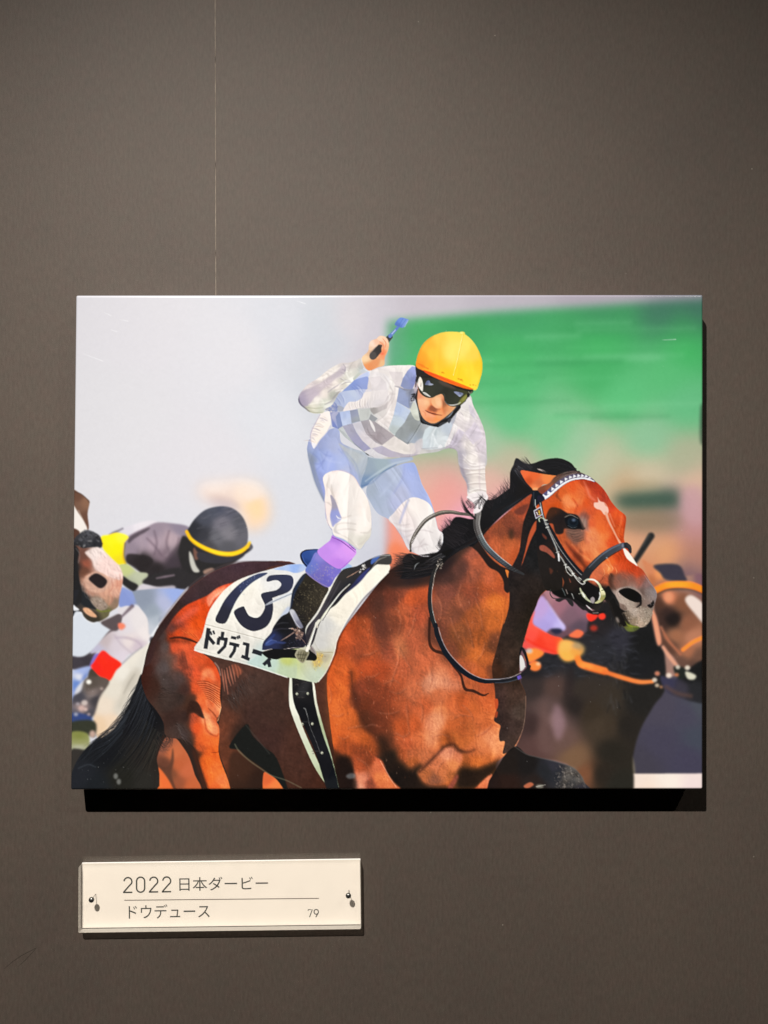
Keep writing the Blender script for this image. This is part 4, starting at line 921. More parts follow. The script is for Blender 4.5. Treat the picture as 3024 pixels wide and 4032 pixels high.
# ---------------------------------------------------------------- the picture: saddle cloth, girth, saddle
F("G -10 225 18 230 14 430 32 600 82 780 182 1010 262 1170 370 1300 400 1340 340 1340 200 1150 94 930 -2 690 F 846 1300 850 1118", "G 0 300 e6e6d6 10 600 ecead8 60 800 e0e2cc 150 1010 d0d8b8 250 1200 bcc6a0 F 850 1200 e8e8d4", f=3)
F("G 158 425 182 440 205 600 252 780 312 990 358 1180 380 1290 330 1160 260 940 180 650 158 520", "180 500 eae6d4 200 620 dcdcc4 250 800 b0bc94 300 1000 b8c8a4 350 1180 a8b48c", f=3)
F("F 885 940 1035 960 1030 1160 G 165 430 185 600 250 850 330 1080 385 1340 300 1340 190 1000 80 750 16 600 0 430", "F 950 1000 1a1919 950 1100 262324 1000 1200 1c1b1d G 60 350 2a2624 100 450 1a191b 100 700 151518 200 950 1a1a1e 280 1150 16161a 320 1280 1e1e20", f=3, save='girth')
for i in range(40):
    x, y = prng.uniform(20, 120), prng.uniform(300, 560)
    L("G %d %d %d %d" % (x, y, x + prng.uniform(5, 30), y + prng.uniform(-15, 15)), 5, prng.choice(["5a504a", "3c3634", "141314"]), f=4, a=.5, clip='girth')
F("G 40 500 130 380 150 420 90 560", "4a4a4a", f=30, a=.4, clip='girth')
L("G 95 640 110 650 130 720 150 800 200 920 230 1010", [8, 8, 4, 3, 3, 3], "b4b4b0", f=2, a=.6)
for y, xa, xb in ((515, 40, 128), (762, 84, 166), (1000, 170, 244)):
    L("G %d %d %d %d" % (xa - 8, y - 10, xb + 8, y - 12), 4, "3c3c3e", f=2, a=.9)
    O("G %d %d %d %d" % (xa, y + 8, xb, y + 5), 10, 11, "d0d0b8", f=3)
    O("G %d %d %d %d" % (xa + 3, y + 10, xb + 3, y + 8), 4, 5, "5a5a4c", f=2)

F("F 985 195 860 193 700 230 560 270 430 320 330 390 260 470 200 560 170 640 158 690 130 790 74 890 240 940 520 1010 830 1112 890 1120 1035 1152 1080 1152 1150 1062 1212 920 1240 800 1320 640 1440 470 1540 370 1659 252 1659 186 1570 190 1400 250 1200 300", "400 400 f0e9da 500 600 efe8dc 250 800 e8e2d6 450 850 e5dfd4 800 300 e8e6e2 300 500 f2ecde 600 700 eae3d8 700 1020 c9dcd0 800 1040 c8d4b4 840 970 c8d08a 1100 850 d5d2cb 1150 700 dad7d0 1250 600 efe6d4 1100 950 c8c0a0 1100 1080 c8d4bc 1400 400 f3ead8 1550 260 f5eddc 1150 1000 d8d0a8 1200 780 e4ddd0 650 950 cfdcd8", f=2.5, save='cloth')
F("F 985 193 860 192 790 210 720 232 820 242 900 262 970 240", "800 225 b4c8ec 900 215 98b4e8 950 240 b8c8e8", f=5)
F("F 518 1008 570 950 640 905 760 940 900 950 900 1130 830 1112", "560 990 c4d8d0 700 1000 c8dccc 840 970 c4cf84 820 1060 c4d4b0 880 1080 c0ccaa", f=5, clip='cloth')
F("F 780 960 870 955 850 1010 790 990", "c8cc6c", f=22, a=.6, clip='cloth')
L("F 74 892 240 942 520 1012 830 1114", 8, "f0efe4", f=3, a=.9)
L("F 90 880 250 925 530 998 835 1096", 3, "b0b8a8", f=2, a=.6)
L("F 163 680 300 716 460 758 640 806", 5, "b4ad9f", f=3, a=.8)
L("F 165 690 300 726 460 768 640 814", 4, "f8f4ea", f=3, a=.6)
for s in ("F 1040 800 1100 900 1200 905", ):
    L(s, 3, "a89c88", f=3, a=.6)
L("F 1040 900 1120 908 1205 912", 4, "a0906c", f=3, a=.7)
F("F 1040 930 1090 910 1130 930 1110 1000 1060 1040 1040 1020", "b09c50", f=18, a=.6)
SPECK("F 1035 930 1100 910 1140 960 1060 1060", 60, 3, 10, "8a6c30 d8d060 c8b83c 7a6440 e8e4a0", .55)
F("F 1130 920 1180 930 1160 990 1120 980", "a89c88", f=20, a=.5)
F("F 1080 720 1180 620 1200 720 1140 880 1060 880", "c8c6c4", f=50, a=.4)
L("F 1659 256 1540 374 1440 474 1322 642 1242 802 1214 920 1152 1062 1085 1150", 7, "fbf6e8", f=4, a=.8)
L("F 1659 266 1545 384 1448 482 1332 650 1252 806 1224 926 1162 1068", 8, "2e1c16", f=8, a=.55)
GRAIN('cloth', [(3, .006, 1), (20, .01, 1)], 51)
RELIEF('cloth', .022, [(40, .7), (16, .6), (5, .5)], .9, .5, 2.0, True, 900)
F("F 600 266 672 264 560 330 480 400 420 480 380 560 325 672 245 652 275 570 330 470 420 370 510 305", "400 430 32344a 550 310 3c4664 290 620 2c2c38 480 370 384060", f=2.5)
F("F 668 302 700 280 800 274 862 284 883 320 872 380 830 422 720 462 712 480 716 560 700 640 660 700 590 732 530 732 460 692 410 622 400 570 470 534 490 560 520 610 580 628 622 600 650 530 618 450 640 422 740 402 782 362 770 332 735 320 668 332", "800 300 343850 700 440 2e3040 600 690 2a2a38 450 620 2c2c3a", f=2.5)
SPECK("F 450 340 600 270 560 360 400 520", 24, 3, 7, "8a94c0 b4bcd8", .6)
def ST(s, w):
    QUAD(s, w + 3, "26282e")
ST("F 190 712 164 880", 30); ST("F 184 778 236 842", 24); ST("F 203 738 214 768", 12); ST("F 226 732 238 762", 12)
ST("F 306 742 300 790", 24); ST("F 268 792 342 806", 24); ST("F 274 792 266 848", 24); L("F 334 800 322 860 272 912", 26, "26282e", f=1.5, sm=0)
ST("F 372 786 416 796", 20); ST("F 358 836 440 856", 24); L("F 408 850 398 900 368 944", 26, "26282e", f=1.5, sm=0); ST("F 424 776 430 802", 10); ST("F 438 770 444 796", 10)
ST("F 470 836 522 850", 22); ST("F 510 846 498 950", 26); ST("F 458 940 524 968", 24)
ST("F 548 898 626 922", 34)
ST("F 694 958 638 1012", 26); ST("F 676 974 690 1030", 26)
F("F 645 528 700 490 800 440 872 418 868 440 780 480 700 512", "d8dce0", f=4, a=.85)
L("F 655 524 760 476 868 430", [3, 7, 6], "6a7080", f=3, a=.7)
F("F 750 660 830 540 860 560 800 640 740 720", "b0c0e4", f=14, a=.6)

# saddle
F("F 1300 180 1360 205 1325 232 1265 232", "a4c0e4", f=5)
F("F 942 108 985 77 1092 74 1010 208 980 206 955 165", "1000 120 2e4c90 1050 100 3a5898 980 180 243c78", f=3)
L("F 990 206 958 168 942 110 985 76 1088 72", [6, 14, 12, 9, 5], "141c34", f=3)
L("F 955 120 972 168 1000 200", 4, "5a7cc4", f=4, a=.6)
F("F 1290 232 1400 205 1500 150 1590 118 1675 112 1675 190 1570 190 1510 240 1420 330 1310 430 1230 520 1150 580 1090 690 1040 840 985 860 990 720 1080 600 1160 450 1230 310", "1300 280 34312f 1400 240 2e2c2e 1600 150 4a4848 1200 400 3c383c 1100 580 3e3a40 1030 760 322e34 1350 360 26262c 1250 450 1e1d22 1500 200 242226", f=3)
F("F 1310 420 1400 310 1470 240 1510 220 1440 320 1350 400 1250 470 1200 520 1230 460", "1450 270 34386c 1350 370 2c2e50 1280 440 26243c", f=6)
L("F 1330 370 1280 410 1250 450", [2, 6, 3], "a04c60", f=3, a=.6)
F("F 1515 190 1525 145 1590 118 1570 150 1545 175", "4866ac", f=6)
L("F 1500 150 1590 122 1670 116", [4, 7, 8], "b8b4ac", f=4, a=.7)
L("F 1520 230 1570 160 1640 130", [4, 8, 4], "c8c0b0", f=5, a=.6)
F("F 1570 165 1659 130 1675 185 1580 190", "3a3836", f=8, a=.8)
SPECK("F 1420 250 1440 205 1475 195 1480 225 1440 250", 26, 4, 12, "f0ece4 d0c8bc 4a4440", .9)
L("F 1315 300 1370 270 1420 240", [3, 6, 3], "d8a890", f=3, a=.8)
L("F 1345 350 1270 420 1200 510 1140 590 1070 695", [5, 9, 11, 12, 10], "ecead0", f=3)
L("F 1330 380 1260 450 1190 540 1120 650", [3, 5, 5, 4], "16151a", f=3, a=.8)
F("F 1062 685 1085 690 1075 715", "d8d0bc", f=3)
for s in ("F 1240 320 1170 450 1090 600 1000 760", "F 1265 330 1190 470 1110 620 1015 800"):
    L(s, [4, 8, 8, 4], "5c565c", f=6, a=.5)

# boot
F("F 982 262 1080 328 1168 385 1130 470 1080 570 1030 640 980 720 985 850 900 880 760 885 640 892 628 872 640 820 700 750 720 700 780 620 850 570 870 430 900 360", "1000 400 2a2620 1050 450 383228 950 550 2c2822 1000 600 302a24 900 450 1c1a18 930 640 22201f 800 700 17171a 720 800 2a3050 850 820 1a1a20 950 800 22202a 1100 430 3a342a 960 330 2c2820", f=2.5)
SPECK("F 950 330 1140 400 1060 580 980 690 880 560 890 440", 420, 3, 9, "6e644c 1a1714 544c3c 8a7c5c 2c2620 141210 1c1a18", .5)
F("F 985 262 960 320 900 420 862 560 850 570 880 400 940 300", "22304e", f=8, a=.7)
F("F 848 570 885 562 930 640 962 705 920 705 880 640", "900 600 a8a8b4 940 680 7c7c8c 870 580 c8c8cc", f=6)
L("F 860 580 890 650 930 705", 5, "e4e0e4", f=3, a=.7)
F("N 200 470 280 352 372 268 396 290 340 370 420 402 600 420 545 452 400 440 280 482", "300 400 3c4e8c 360 300 303e70 500 430 384678 250 450 445a98", f=16, a=.8)
L("N 230 440 330 380 420 400", 10, "8aa0e0", f=10, a=.5)
L("N 400 100 520 60 640 60", [6, 16, 6], "4a4a50", f=14, a=.7)
L("N 350 210 480 170 600 170 720 160", [6, 18, 14, 8], "3c3a44", f=14, a=.8)
L("N 500 392 620 322 745 238", [6, 16, 14], "c4a090", f=6, a=.9)
L("N 650 165 720 165 760 200", [6, 16, 10], "e8d8cc", f=5, a=.8)
F("N 740 190 830 180 900 240 880 340 820 360 780 280", "8a6c60", f=20, a=.7)
SPECK("N 720 150 900 170 920 330 800 370 740 260", 60, 8, 26, "d0a890 e4c8b4 3a302e 8a6a5c b88c74", .7)
L("N 880 340 930 400 965 450", [6, 10, 6], "c09884", f=4, a=.8)
L("N 760 30 800 110 880 160", [10, 20, 14], "b0b0b8", f=10, a=.6)
SPECK("N 650 380 900 400 960 520 620 520", 60, 6, 16, "3c4058 5c607c 17171c 2a2c40", .5)
F("N 150 608 240 565 345 545 560 548 760 556 980 586 1042 560 1120 590 1172 690 1165 745 1120 772 1080 762 900 750 760 718 540 712 420 742 260 712 168 645", "141415", f=8)
L("N 160 592 250 566 336 546", [10, 16, 12], "c4bcb4", f=5)
L("N 550 548 700 530 850 522 975 548", [6, 8, 8, 6], "c8bcb4", f=4)
F("N 1060 490 1090 500 1150 590 1170 660 1110 620 1050 570", "8a807c", f=8)
L("N 1080 500 1140 590 1165 660", 8, "d8ccc8", f=4, a=.8)
L("N 300 760 N 240 700 160 640", 6, "0c0c0d", f=4, a=.6)
F("N 775 620 832 548 965 568 1030 602 992 702 932 802 880 802 805 735 765 668", "850 640 8a8468 950 650 7c765c 900 740 8c8668 820 600 a49e84", f=7)
L("N 775 640 832 556 960 572 1022 604 988 700 930 795 882 796 808 730 772 660", 14, "b8b298", f=5, a=.85)
for s in ("N 840 600 820 680", "N 880 600 860 720", "N 930 620 880 770", "N 970 630 920 770", "N 810 650 980 660", "N 830 720 950 730"):
    L(s, 14, "454232", f=7, a=.75)
L("N 1165 60 1085 300 990 575", [30, 44, 56], "f0e8da", f=4)
L("N 1140 110 1060 330 1010 470", [6, 8, 8], "4a443e", f=4, a=.7)
F("N 1150 60 1200 0 1240 0 1190 100 1145 110", "e0dccc", f=5)

# sock and boot top
F("B 203 878 300 973 402 1015 352 1090 296 1168 190 1112 108 1037 150 958", "180 980 7078c8 250 1000 7a70c0 330 1060 7a70c8 200 1080 7068b4 280 1120 6a64b8 140 1010 6878c0 220 920 8c84d0", f=3)
SPECK("B 150 1000 240 980 380 1020 330 1090 280 1150 180 1090", 90, 3, 10, "b0a8c4 c8b4a0 8a7ab0 a090c8", .45)
L("B 110 1037 190 1110 296 1166", 6, "a088a8", f=3, a=.8)
L("B 203 880 160 960 112 1035", 5, "5a7cc8", f=4, a=.6)
L("B 205 882 300 974 400 1014", 6, "4a3c7c", f=3, a=.7)
F("B 328 742 380 742 440 788 524 868 492 932 402 1015 300 975 206 882 250 830 310 782", "330 830 d094ee 400 900 d89af0 280 860 c68ee8 450 860 de9cf0 380 960 c486e6 350 770 b47cda", f=3)
L("B 330 760 400 790 480 850 515 880", [4, 8, 8, 4], "6a3c94", f=4, a=.7)
L("B 340 742 420 770 500 850", 6, "4a2c70", f=4, a=.6)
L("B 490 935 450 970 405 1012", 5, "8850b8", f=4, a=.6)
for x, y in ((450, 800), (470, 820), (490, 840), (505, 848), (515, 858)):
    O("B %d %d" % (x, y), 5, 7, "7a40a8", f=2, a=.8)
# ---------------------------------------------------------------- the picture: the jockey
# far leg
F("B 620 330 700 255 850 175 960 148 1003 160 1036 250 1062 330 1122 440 1162 560 1192 690 1232 735 1212 850 1102 917 1000 885 945 850 900 760 840 670 790 612 700 562 640 472 608 400", "750 350 93a5c8 850 250 98a8c4 950 250 8da0e0 1000 350 8fa2e0 1080 430 8a9fe0 900 400 a0a8cc 850 500 9aa4d0 700 450 8a9cb8 780 550 8f9fbc 980 190 8098e0 650 380 8496ac", f=3, save='legL')
F("B 788 612 830 560 900 480 980 432 1062 448 1122 488 1160 560 1192 690 1232 735 1212 850 1102 917 1000 885 945 850 900 760 840 670", "900 560 e8d5cc 1000 520 f3e6d8 1080 600 f3e8dc 950 650 e5d4cc 1100 750 f2e8e0 1050 830 e0d5d0 1150 850 f0e8e0 900 700 dfd2d0 830 620 e0d4d0", f=4)
L("B 950 455 915 540 880 640", [10, 18, 8], "8a94c8", f=10, a=.8)
L("B 870 220 800 330 720 420", [6, 16, 8], "a8b8d8", f=14, a=.6)
L("B 920 170 900 280 830 400", [6, 14, 6], "7888c8", f=10, a=.6)
for s in ("B 830 640 900 660 960 650", "B 850 690 920 710 990 700", "B 900 760 970 740 1040 700", "B 960 860 1010 840 1060 830", "B 1040 840 1090 815 1150 850", "B 1000 700 1080 700 1150 720", "B 1080 770 1040 820 1030 870"):
    L(s, [3, 9, 3], "bcaca8", f=7, a=.65)
for s in ("B 860 670 930 690 980 680", "B 930 770 1000 760", "B 1060 850 1120 830 1160 870", "B 1100 640 1150 680 1190 700"):
    L(s, [3, 10, 3], "fffaf0", f=7, a=.6)
F("B 850 690 900 760 950 850 1000 885 960 800 900 720", "b4acb4", f=12, a=.6)
L("B 1036 250 1062 330 1122 440 1162 560", 4, "b8c8f0", f=4, a=.6)
# near leg
F("K 235 1180 262 1095 350 1150 500 980 640 960 B 400 -20 490 30 620 100 560 330 610 420 640 560 652 640 640 740 600 800 550 857 430 792 338 745 325 690 275 600 265 470 200 330 150 170 125 60", "B 200 80 6d86cc 300 100 8398dc 250 180 7d94e0 420 150 8da0d8 160 100 5f7090 200 250 6478c0 230 350 6a7cc8 450 200 96a2cc 500 100 9aa8b0 560 200 98a4b0 500 250 8a9cd0 350 30 8a98c8 200 0 7888c0 300 180 849ae4", f=3, save='legR')
F("B 380 -10 480 45 640 105 800 118 950 95 985 128 850 170 720 250 600 342 560 352 540 250 500 150 430 60", "500 80 a4aeb0 600 200 98a6b4 750 160 a0b0b8 850 130 a8b4cc 600 300 7890b0 450 40 a4acb4", f=8)
L("B 558 342 650 312 750 222 850 165", [8, 15, 12, 6], "5f7aa4", f=6, a=.8)
L("B 600 300 700 230 820 160 960 125", [6, 12, 12, 6], "c8d4dc", f=8, a=.7)
L("B 620 110 600 180 570 240", [3, 6, 3], "74848c", f=5, a=.7)
L("B 440 60 520 160 550 260 560 330", [5, 9, 9, 4], "7488b0", f=7, a=.6)
L("B 640 380 700 480 740 560", [6, 12, 4], "74889c", f=12, a=.5)
for s in ("B 150 60 220 120 250 200", "B 200 20 260 80 330 100", "B 160 150 220 160 260 130", "B 290 60 250 150 200 210", "B 380 40 440 110 480 200"):
    L(s, [3, 10, 3], "4a60b0", f=9, a=.5)
for s in ("B 230 60 300 130 400 150", "B 330 100 300 160 290 210", "B 420 80 470 160 510 240"):
    L(s, [4, 14, 4], "a8b8ee", f=12, a=.5)
F("B 130 80 160 90 200 230 260 420 262 470 190 320 150 180", "5c6a84", f=12, a=.7)
F("B 252 272 300 226 380 212 460 235 512 270 552 340 602 412 632 500 650 620 642 740 600 800 552 857 480 812 420 772 342 742 325 690 290 650 275 580 265 470 270 380", "400 300 f3e6d8 450 450 f2e6d8 500 600 efe4d6 400 700 ece2d4 550 700 f0e4d4 300 400 f0dccc 300 550 f0d8ca 600 550 efdfce 580 780 d5cfb8 500 780 e8e0cc 350 330 f0e4d8", f=4)
L("B 330 222 420 214 500 262 550 340", 6, "d8a8a8", f=6, a=.5)
F("B 312 412 350 450 388 560 402 610 352 652 330 672 310 590 325 500", "330 480 7c7488 340 580 6a76c4 345 640 747cc0", f=6)
F("B 372 640 340 690 350 720 400 735 360 700", "b8b0a8", f=8, a=.7)
for s in ("B 320 330 330 400 370 480", "B 270 470 300 480 320 500", "B 360 590 420 600 480 580", "B 350 660 420 640 520 650", "B 560 720 620 720 645 690", "B 400 740 460 770 520 830", "B 300 250 290 330 285 420", "B 540 820 580 800 610 760", "B 370 700 450 690 520 700"):
    L(s, [3, 10, 3], "bcaea0", f=8, a=.6)
for s in ("B 400 380 430 480 420 580", "B 560 460 590 560 600 660", "B 380 620 450 620 520 600", "B 300 590 310 640 330 680"):
    L(s, [4, 18, 4], "fff8ee", f=16, a=.5)
L("B 362 580 375 600 400 606", [4, 10, 4], "ffffff", f=4, a=.7)
L("B 350 742 430 772 480 810 548 856", [6, 10, 12, 5], "d0c4b8", f=6, a=.7)
L("B 268 470 280 590 300 660 325 700", 4, "8a86b8", f=4, a=.6)
# hip, lit cloth
F("K 400 760 470 735 528 740 535 920 480 1015 400 1105 330 1205 290 1155 268 1075 290 960 330 890", "450 800 efe4dc 450 920 f2e8dc 380 980 f0e4d8 350 1080 f2e6d8 310 1040 e8dcd8 500 780 f0e8e0", f=5)
for i in range(15):
    y = 790 + i * 22 + prng.uniform(-8, 8)
    x = 470 - i * 12 + prng.uniform(-12, 12)
    n = prng.uniform(40, 110)
    L("K %d %d %d %d %d %d" % (x - n, y + prng.uniform(-6, 22), x - n * .3, y + 12, x + prng.uniform(10, 50), y + prng.uniform(24, 50)), [2, prng.uniform(6, 14), 3], prng.choice(["a89ca8", "c4a89c", "c8b4a8", "948ca4"]), f=8, a=prng.uniform(.3, .65))
    L("K %d %d %d %d %d %d" % (x - n + 8, y + prng.uniform(6, 30), x - n * .3, y + 24, x + prng.uniform(10, 50), y + prng.uniform(34, 56)), [2, 9, 3], "fff8ee", f=7, a=.4)
L("K 400 770 340 880 290 980 272 1070 290 1150", 7, "8a84b0", f=6, a=.6)
F("K 290 1150 340 1150 330 1205 310 1210", "e8e4e8", f=6)
L("K 535 920 480 1015 400 1105 335 1200", [6, 10, 10, 4], "90a0dc", f=10, a=.5)
# torso base
F("A 620 545 700 518 780 499 900 494 1010 503 1040 600 1060 900 1200 980 1430 740 1482 830 1532 930 1572 1040 1587 1180 1572 1330 1380 1330 1350 1200 1290 1165 1180 1202 1060 1216 960 1236 850 1246 700 1236 590 1192 480 1112 400 1032 345 960 335 880 560 850 650 700", "700 600 ddd2cc 750 560 e6dcd6 900 530 f2e8de 800 520 efe4dc 850 620 e8dcd4 800 700 e4d8d0 700 680 d8ccc6 800 800 e0d4cc 750 880 d8d0c8 480 920 a4b0c8 600 900 b8bcb8 900 800 c0c8d0 1000 1000 8a9090 900 1150 dcd2c8", f=3, save='torso')
# chequers
for s, c in (("K 600 800 650 735 682 840 694 922 632 962", "5c70a8"), ("K 655 738 790 718 812 882 692 922", "700 780 9fb2dc 740 860 b4c4e4"), ("K 528 740 650 730 600 800 632 960 560 930", "560 800 9a9cc0 590 900 7a88c0"),
             ("K 788 720 890 698 924 852 812 882", "840 760 78809c 870 830 808890"), ("K 888 690 1055 688 1064 760 1012 842 922 852", "950 740 bcc0b8 1000 800 b8bcb4"),
             ("K 632 962 694 922 765 1040 855 1160 985 1252 900 1205 720 1062", "b4bab8"), ("K 694 922 822 888 872 1002 952 1112 1064 1218 982 1252 852 1162 762 1042", "780 950 8c8aa0 900 1120 8a88aa 980 1200 8886ac"),
             ("K 822 888 932 858 1002 1022 1122 1132 1206 1178 1072 1212 952 1112 868 990", "870 920 c8c4cc 1000 1080 d4cacc 1100 1170 d8cecc"),
             ("K 930 858 1035 838 1022 962 1082 1092 1210 1172 1120 1132 1000 1022", "960 900 8f878c 1030 1050 988c90 1100 1120 938890"),
             ("K 1060 762 1152 822 1110 866 1034 840", "7c8082"), ("K 1120 866 1372 1046 1210 1172 1082 1092 1020 962 1036 846", "1150 930 8c8284 1250 1020 94888a 1150 1050 8a7c80 1080 950 9a9094 1250 1100 988c90"),
             ("K 1052 640 1150 640 1250 560 1310 500 1270 690 1100 772 1056 720", "1090 690 8c8680 1180 660 b8aeaa 1260 590 c4b8b4"),
             ("K 1018 288 1192 268 1282 350 1272 452 1000 444 1022 350", "1100 350 dacdc8 1200 380 d4c8c4 1080 420 d8ccc6"),
             ("K 1040 208 1150 178 1300 210 1385 330 1350 482 1275 452 1262 350 1180 270 1030 284", "1100 240 f0e6de 1250 260 ece2da 1320 350 eee6dc 1310 430 e8e0d6"),
             ("K 1300 210 1480 215 1480 300 1450 400 1390 400 1340 300", "1400 250 e0d4d0 1430 330 dcd0cc"),
             ("K 1380 400 1432 420 1402 602 1342 852 1292 962 1200 920 1132 872 1250 762 1342 562", "1380 480 ece2d8 1300 750 e8dcd2 1220 880 ddd2ca 1350 600 e0d4cc"),
             ("K 1602 140 1665 150 1650 340 1600 452 1500 432 1450 400 1480 300 1540 200", "1620 180 8a98dc 1560 260 7080b8 1620 330 5c68ac 1520 380 6a78a8"),
             ("K 1430 420 1602 450 1582 552 1562 692 1400 602", "1480 500 7d8db8 1540 600 7484b0 1560 470 6c7488"),
             ("K 1400 602 1582 722 1522 852 1376 1050 1290 962 1352 802", "1450 720 a4b8dc 1400 850 b4c4cc 1500 750 b8c8e0 1370 980 b0bcb8"),
             ("K 1582 732 1665 800 1690 1000 1640 1110 1540 1162 1372 1050 1502 880", "1580 850 787e7c 1500 1000 7a807c 1600 1050 707880"),
             ("K 1210 1172 1372 1052 1540 1162 1700 1172 1700 1290 1500 1284 1330 1242", "1350 1130 ddd2c8 1500 1220 e0d6ca 1650 1230 d8ccc6"),
             ("K 1080 1212 1206 1178 1330 1242 1500 1290 1700 1290 1560 1330 1300 1330 1150 1272", "1150 1220 a8a0b4 1300 1280 a89eb0 1450 1310 a89ea8"),
             ("K 980 1252 1072 1212 1150 1272 1290 1328 1110 1332", "d4d0d2")):
    F(s, c, f=4, sm=0)
# right chest, zip, far side
F("A 970 880 1050 945 1150 985 1290 960 1335 925 1275 1090 1252 1165 1062 1175 1062 1092 1000 1132 842 1072 920 960", "1000 1000 6f7672 1040 1060 808a90 1100 1000 9fa4a4 1000 1090 8a98a8 1150 1050 c4d0d0 1200 1100 d4dcdc 1270 990 b4c0cc 920 1040 788080 1090 1120 c8d4d8", f=4)
F("A 1085 1020 1130 985 1160 1000 1100 1090 1070 1160 1062 1100", "1100 1050 c8d6d8", f=4, sm=0)
F("A 1000 1132 1062 1092 1062 1175 1020 1215 960 1235 1010 1200", "1030 1170 c8c0c0 990 1210 b4a8b4", f=6, a=.8)
L("A 1058 950 1000 1050 945 1130", 4, "4c5250", f=3, a=.8)
L("A 1066 955 1010 1055 955 1135", 4, "a8b0b0", f=3, a=.8)
for s in ("A 1190 980 1150 1050 1130 1160", "A 1150 1060 1180 1130 1210 1160", "A 1170 1070 1165 1140 1150 1165"):
    L(s, [4, 10, 4], "f0f6f6", f=7, a=.75)
L("A 1190 1000 1170 1050 1175 1090", [4, 9, 4], "98a8ac", f=8, a=.6)
L("A 1060 1175 1150 1170 1250 1165", 5, "8a8488", f=4, a=.6)
F("A 1190 1170 1210 1140 1230 1165", "ffffff", f=4, a=.8)
F("A 970 780 1002 800 1052 890 1045 942 1000 932 962 850", "990 820 c8ccb8 1020 880 d8dcc8 1000 920 b8bca8", f=4)
F("A 962 700 1012 690 1010 760 985 800 962 850 950 780", "970 760 5c6884 990 720 4a5068", f=6, a=.8)
# far arm
F("A 1442 755 1482 830 1532 930 1572 1040 1587 1180 1575 1330 B 1582 100 1576 250 1588 400 1560 445 1440 425 1430 330 1380 230 1350 60 1280 30 A 1255 1160 1330 930 1370 830", "1420 820 e0d8d4 1500 1000 ddd0d2 1450 1050 c8bcc0 1400 900 ece2d8 1380 1000 dcd0ce 1320 1130 a89ca8 1450 1150 e8dcd2 1540 1150 d8c8d0 1500 1250 ece0d4 B 1380 80 a8a0a8 1400 180 b8aeb2 1450 120 efe4d8 1500 200 efe4da 1470 300 e8dcd2 1550 100 d4c8cc 1540 300 e4d8d0 1420 300 b0a8ac 1500 400 f0e8e0", f=3.5, save='arm')
for s, c, a in (("J 1130 520 1200 560 1260 700 1240 790 1150 680", "cfc4d0", .8), ("J 1180 920 1240 830 1320 930 1390 1100 1280 1180 1210 1250 1130 1140 1060 1030", "d4c6d2", .85), ("J 950 960 1060 1030 990 1140 900 1250 840 1290 800 1240 880 1080", "c4b8c8", .8), ("J 960 640 1040 750 1060 1020 960 970 900 880 920 720", "e4d8d4", .7), ("J 880 830 930 920 850 1110 790 1240 700 1290 690 1260 760 1130 830 980", "f2ece6", .8), ("J 830 720 930 640 880 830 830 900 800 830", "a8a8b4", .7)):
    F(s, c, f=8, a=a, sm=0)
for s in ("J 1300 880 1230 990 1130 1140", "J 1390 1120 1330 1210 1230 1290", "J 900 930 850 1100 780 1250", "J 960 640 1010 690 1040 740"):
    L(s, [4, 9, 3], "9a8e98", f=7, a=.7)
for s in ("B 1390 90 1450 150 1500 160", "B 1400 130 1470 180 1570 170", "B 1400 200 1470 210 1570 200", "B 1420 250 1480 240 1575 240", "B 1430 330 1490 320 1580 320", "B 1450 390 1520 370 1580 380"):
    L(s, [3, 8, 4], "b8aaa4", f=6, a=.65)
    t = s.split()
    L("B " + " ".join(str(int(q) - (10 if i % 2 else 0)) for i, q in enumerate(t[1:])), [3, 8, 3], "fff8f0", f=6, a=.55)
F("B 1350 60 1390 80 1400 200 1440 330 1440 400 1420 300 1375 220", "968e9c", f=12, a=.7)
L("A 1290 1165 1330 1120 1350 1060", [5, 14, 5], "8a7f8c", f=9, a=.7)
L("B 1520 20 1530 150 1530 300 1540 400", [5, 8, 8, 4], "cbb8bc", f=8, a=.5)
F("B 1440 412 1500 392 1562 380 1602 430 1570 482 1540 545 1480 562 1490 492 1430 442", "f2e8e6", f=5)
for s in ("B 1470 440 1520 430 1580 430", "B 1480 480 1520 480 1560 470", "B 1490 520 1530 510"):
    L(s, [3, 7, 3], "b0a4a4", f=4, a=.7)
HAIR(["B 1430 520 1500 460 1560 420 1600 400", "B 1600 520 1560 460 1540 420 1530 390", "B 1620 480 1570 450 1500 420 1460 410"], 34, 3.4, "1a181a 2a2628", 9, .9)
HAIR(["B 1420 470 1450 520 1440 560", "B 1440 440 1480 500 1470 580"], 20, 4, "2a2628 4a4444", 10, .6)
# gathers and folds on the jacket
for s in ("K 1230 260 1290 350 1330 430", "K 1340 480 1320 580 1230 680", "K 1380 420 1360 560 1290 700", "K 1290 700 1240 790 1150 850", "K 1200 880 1270 930 1300 960", "K 1300 400 1350 470 1340 560"):
    L(s, [4, 14, 4], "b4a8a4", f=10, a=.6)
for s in ("K 1240 250 1310 330 1370 390", "K 1290 480 1300 560 1230 640", "K 1330 640 1280 760 1200 840", "K 1160 860 1230 910 1280 950"):
    L(s, [4, 16, 4], "fffaf4", f=10, a=.65)
L("K 1380 400 1450 420 1520 450 1600 440", [6, 18, 16, 6], "5c5c6c", f=8, a=.7)
F("K 1040 840 1070 860 1110 930 1118 1000 1070 930", "f0eae4", f=6)
L("K 1020 960 1060 1040 1200 1150", [6, 14, 6], "6c6064", f=8, a=.7)
L("K 1130 990 1200 1020 1260 1090", [4, 14, 6], "7a6e72", f=12, a=.6)
L("K 650 960 800 1100 900 1195 1010 1285 1100 1330", [3, 5, 6, 7, 4], "5c6868", f=4, a=.6)
L("K 1000 1280 1030 1300", 12, "2c302c", f=5, a=.8)
L("K 632 962 694 922 812 884 930 855 1035 838", 3, "707488", f=3, a=.6)
